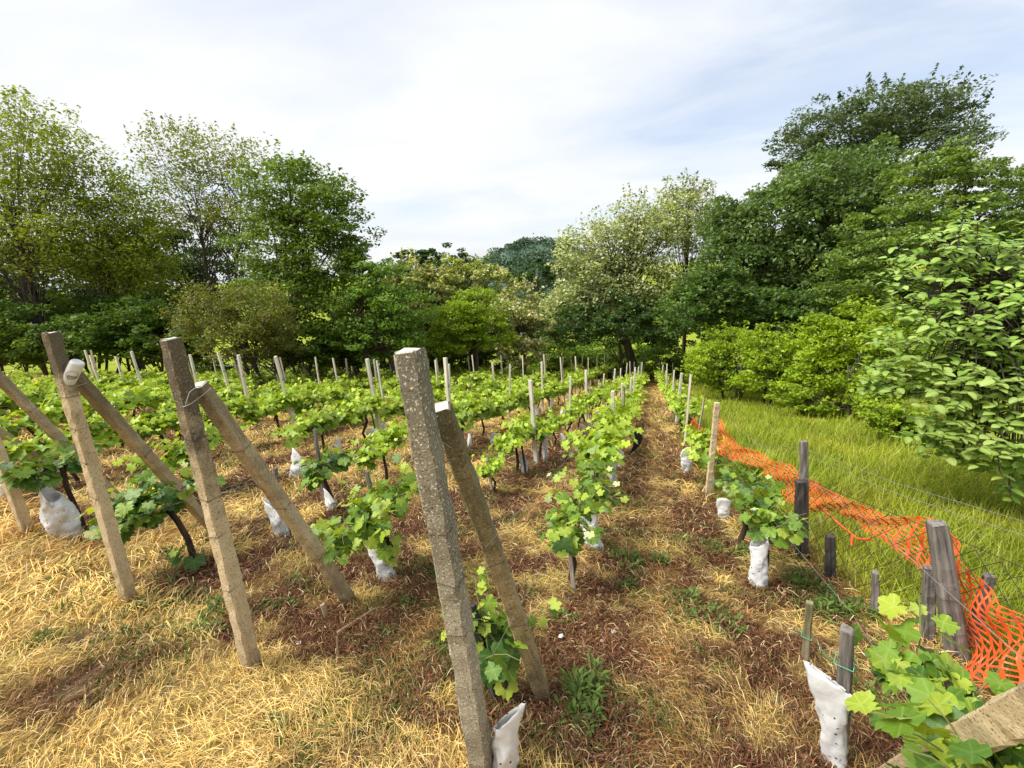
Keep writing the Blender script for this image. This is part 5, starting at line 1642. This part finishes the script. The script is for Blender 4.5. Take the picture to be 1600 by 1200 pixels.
WEEDS = [(925, 1082, .13, .17, 'leafy green weed clump in front of the mossy brace\'s foot'), (897, 1115, .09, .13, 'smaller weed clump just below the leafy green one by the brace'), (322, 975, .15, .12, 'dark green weed clump on the straw between the can post and the dark-topped post'),
         (428, 945, .13, .10, 'low dark weed clump beside the foot of the dark-topped post\'s brace'), (432, 1138, .06, .06, 'tiny weed tuft in the straw before the dark-topped post'), (72, 998, .11, .06, 'yellowish weed tuft by the bare soil patches'),
         (205, 955, .06, .06, 'small weed at the foot of the can post'), (690, 905, .14, .10, 'weed patch behind the speckled post, near the leaning sleeve'), (630, 950, .08, .07, 'small weed between the leaning sleeve and the speckled post'), (1108, 985, .17, .13, 'wide straggling weed clump on the brown straw before the chain mesh'),
         (1075, 950, .14, .10, 'straggling weed clump farther up the brown straw path'), (990, 925, .09, .09, 'rounded weed tuft in the straw near the pale stake'), (985, 885, .14, .11, 'weed clump beside the wide crumpled sleeve'), (1030, 880, .09, .09, 'weed tuft between the path and the crumpled sleeve'),
         (1095, 860, .20, .10, 'long low weed patch across the straw path'), (1145, 870, .15, .10, 'weed patch near the vine by the chain mesh'), (1310, 960, .16, .16, 'grey-green weeds under the fence stubs'), (1270, 920, .14, .13, 'weed tangle at the foot of the silvery fence post'),
         (268, 942, .05, .05, 'weed sprig in straw beside the can post\'s foot'), (635, 1095, .07, .05, 'weed sprig in pale straw before the speckled post'), (700, 1015, .10, .08, 'weed by the speckled post opposite the black stake'), (880, 965, .09, .07, 'thin weed in the dark clippings below the pale stake'),
         (1400, 1120, .16, .14, 'dark weeds under the largest vine leaves'), (560, 830, .16, .09, 'weed patch behind the bright yellow-green vine'), (255, 862, .07, .06, 'weed at the trunk of the dark drooping vine'), (1020, 1100, .05, .05, 'single weed sprig in the brown straw path'), (460, 915, .09, .07, 'weed strip beyond the dark-topped post\'s brace')]
for q, (px, py, r, h, lab) in enumerate(WEEDS):
    p = ground_at(px, py)
    o = link('weed', tuft_mesh(r * 1.1, h * .8, int(60 + r * 1300), (.05, .095, .02), (.17, .25, .05) if q not in (5,) else (.2, .22, .03)), loc=(p[0], p[1], p[2] + .005))
    tag(o, lab, 'weed', 'weeds in the straw')

for (px, py, s, lab) in ((877, 997, .018, 'white paper scrap under the mossy brace\'s foot'), (959, 990, .018, 'white scrap lying in the dark clippings'), (940, 1004, .012, 'smallest white scrap between two others'), (468, 1008, .016, 'pale scrap on the soil by the dark-topped post')):
    p = ground_at(px, py)
    V = [(-s, -s * .6, 0), (s * .2, -s, s * .5), (s, .1 * s, .1 * s), (.3 * s, s * .8, s * .6), (-s * .8, s * .5, .2 * s), (0, 0, s * .9)]
    F = [(0, 1, 5), (1, 2, 5), (2, 3, 5), (3, 4, 5), (4, 0, 5), (0, 4, 3, 2, 1)]
    mb = MB(); mb.add(V, F)
    tag(mb.build('paper_scrap', M['paper'], loc=(p[0], p[1], p[2] + .012)), lab, 'litter', 'white scraps on the ground')


def stick(label, pts, r):
    P = [ground_at(a, b) + np.array([0, 0, h]) for a, b, h in pts]
    tag(MB().tube(P, [r * (1 - .5 * i / len(P)) for i in range(len(P))], 6, jitter=.2).build('dead_stick', M['dead']), label, 'stick', 'dead sticks in the straw')


stick('long bleached stick lying between the brace and the leaning sleeve', [(528, 995, .03), (560, 975, .035), (585, 960, .04), (606, 950, .02)], .010)
stick('thin upright twig beside the long bleached stick', [(530, 1035, .0), (531, 1033, .09), (533, 1031, .16)], .006)
stick('short dark stump end poking from clippings by the brace', [(512, 968, -.02), (510, 967, .06), (508, 966, .11)], .022)
stick('pale curved stem in dry straw at the speckled post', [(650, 1130, .01), (690, 1118, .03), (720, 1122, .02)], .004)
stick('pale forked twig in the clippings below the pale stake', [(925, 905, .01), (940, 893, .03), (952, 885, .02)], .006)

p = at_y(990, 690, 7.2)
V = []; F = []
prof = [(0, .22, .05), (.05, .16, .075), (.075, .06, .075), (.05, -.06, .055), (.0, -.16, .035), (-.07, -.25, .01)]
for x, z, w in prof:
    V += [(x - w, -.02, z), (x + w, -.012, z + .01), (x + w, .02, z + .01), (x - w, .012, z)]
for i in range(len(prof) - 1):
    for k in range(4): F.append((4 * i + k, 4 * i + (k + 1) % 4, 4 * i + 4 + (k + 1) % 4, 4 * i + 4 + k))
F += [(3, 2, 1, 0), tuple(4 * (len(prof) - 1) + k for k in range(4))]
mb = MB(); mb.add(V, F)
mb.tube([(0, 0, .22), (-.10, .05, .30), (-.28, .12, .36)], .004, 4)
tag(mb.build('plastic_rag', M['black'], loc=p), 'black curved strip of plastic hanging from the wire over the straw path', 'rag')

for (px, py, lab) in ((413, 207, 'upper of two tiny dark birds in the sky above the maple'), (424, 212, 'lower of two tiny dark birds in the sky above the maple')):
    c = at(px, py, 45)
    mb = MB()
    mb.tube([(-.10, 0, 0), (-.04, 0, .01), (.05, 0, .01), (.11, 0, 0)], [.008, .03, .032, .006], 6)
    for s in (-1, 1):
        mb.add([(.05, s * .02, .02), (-.03, s * .02, .02), (-.02, s * .13, .06), (-.05, s * .23, .03), (.03, s * .13, .065)], [(0, 1, 2, 4), (4, 2, 3)])
    tag(mb.build('bird', M['bird'], loc=c), lab, 'bird', 'birds in the sky')
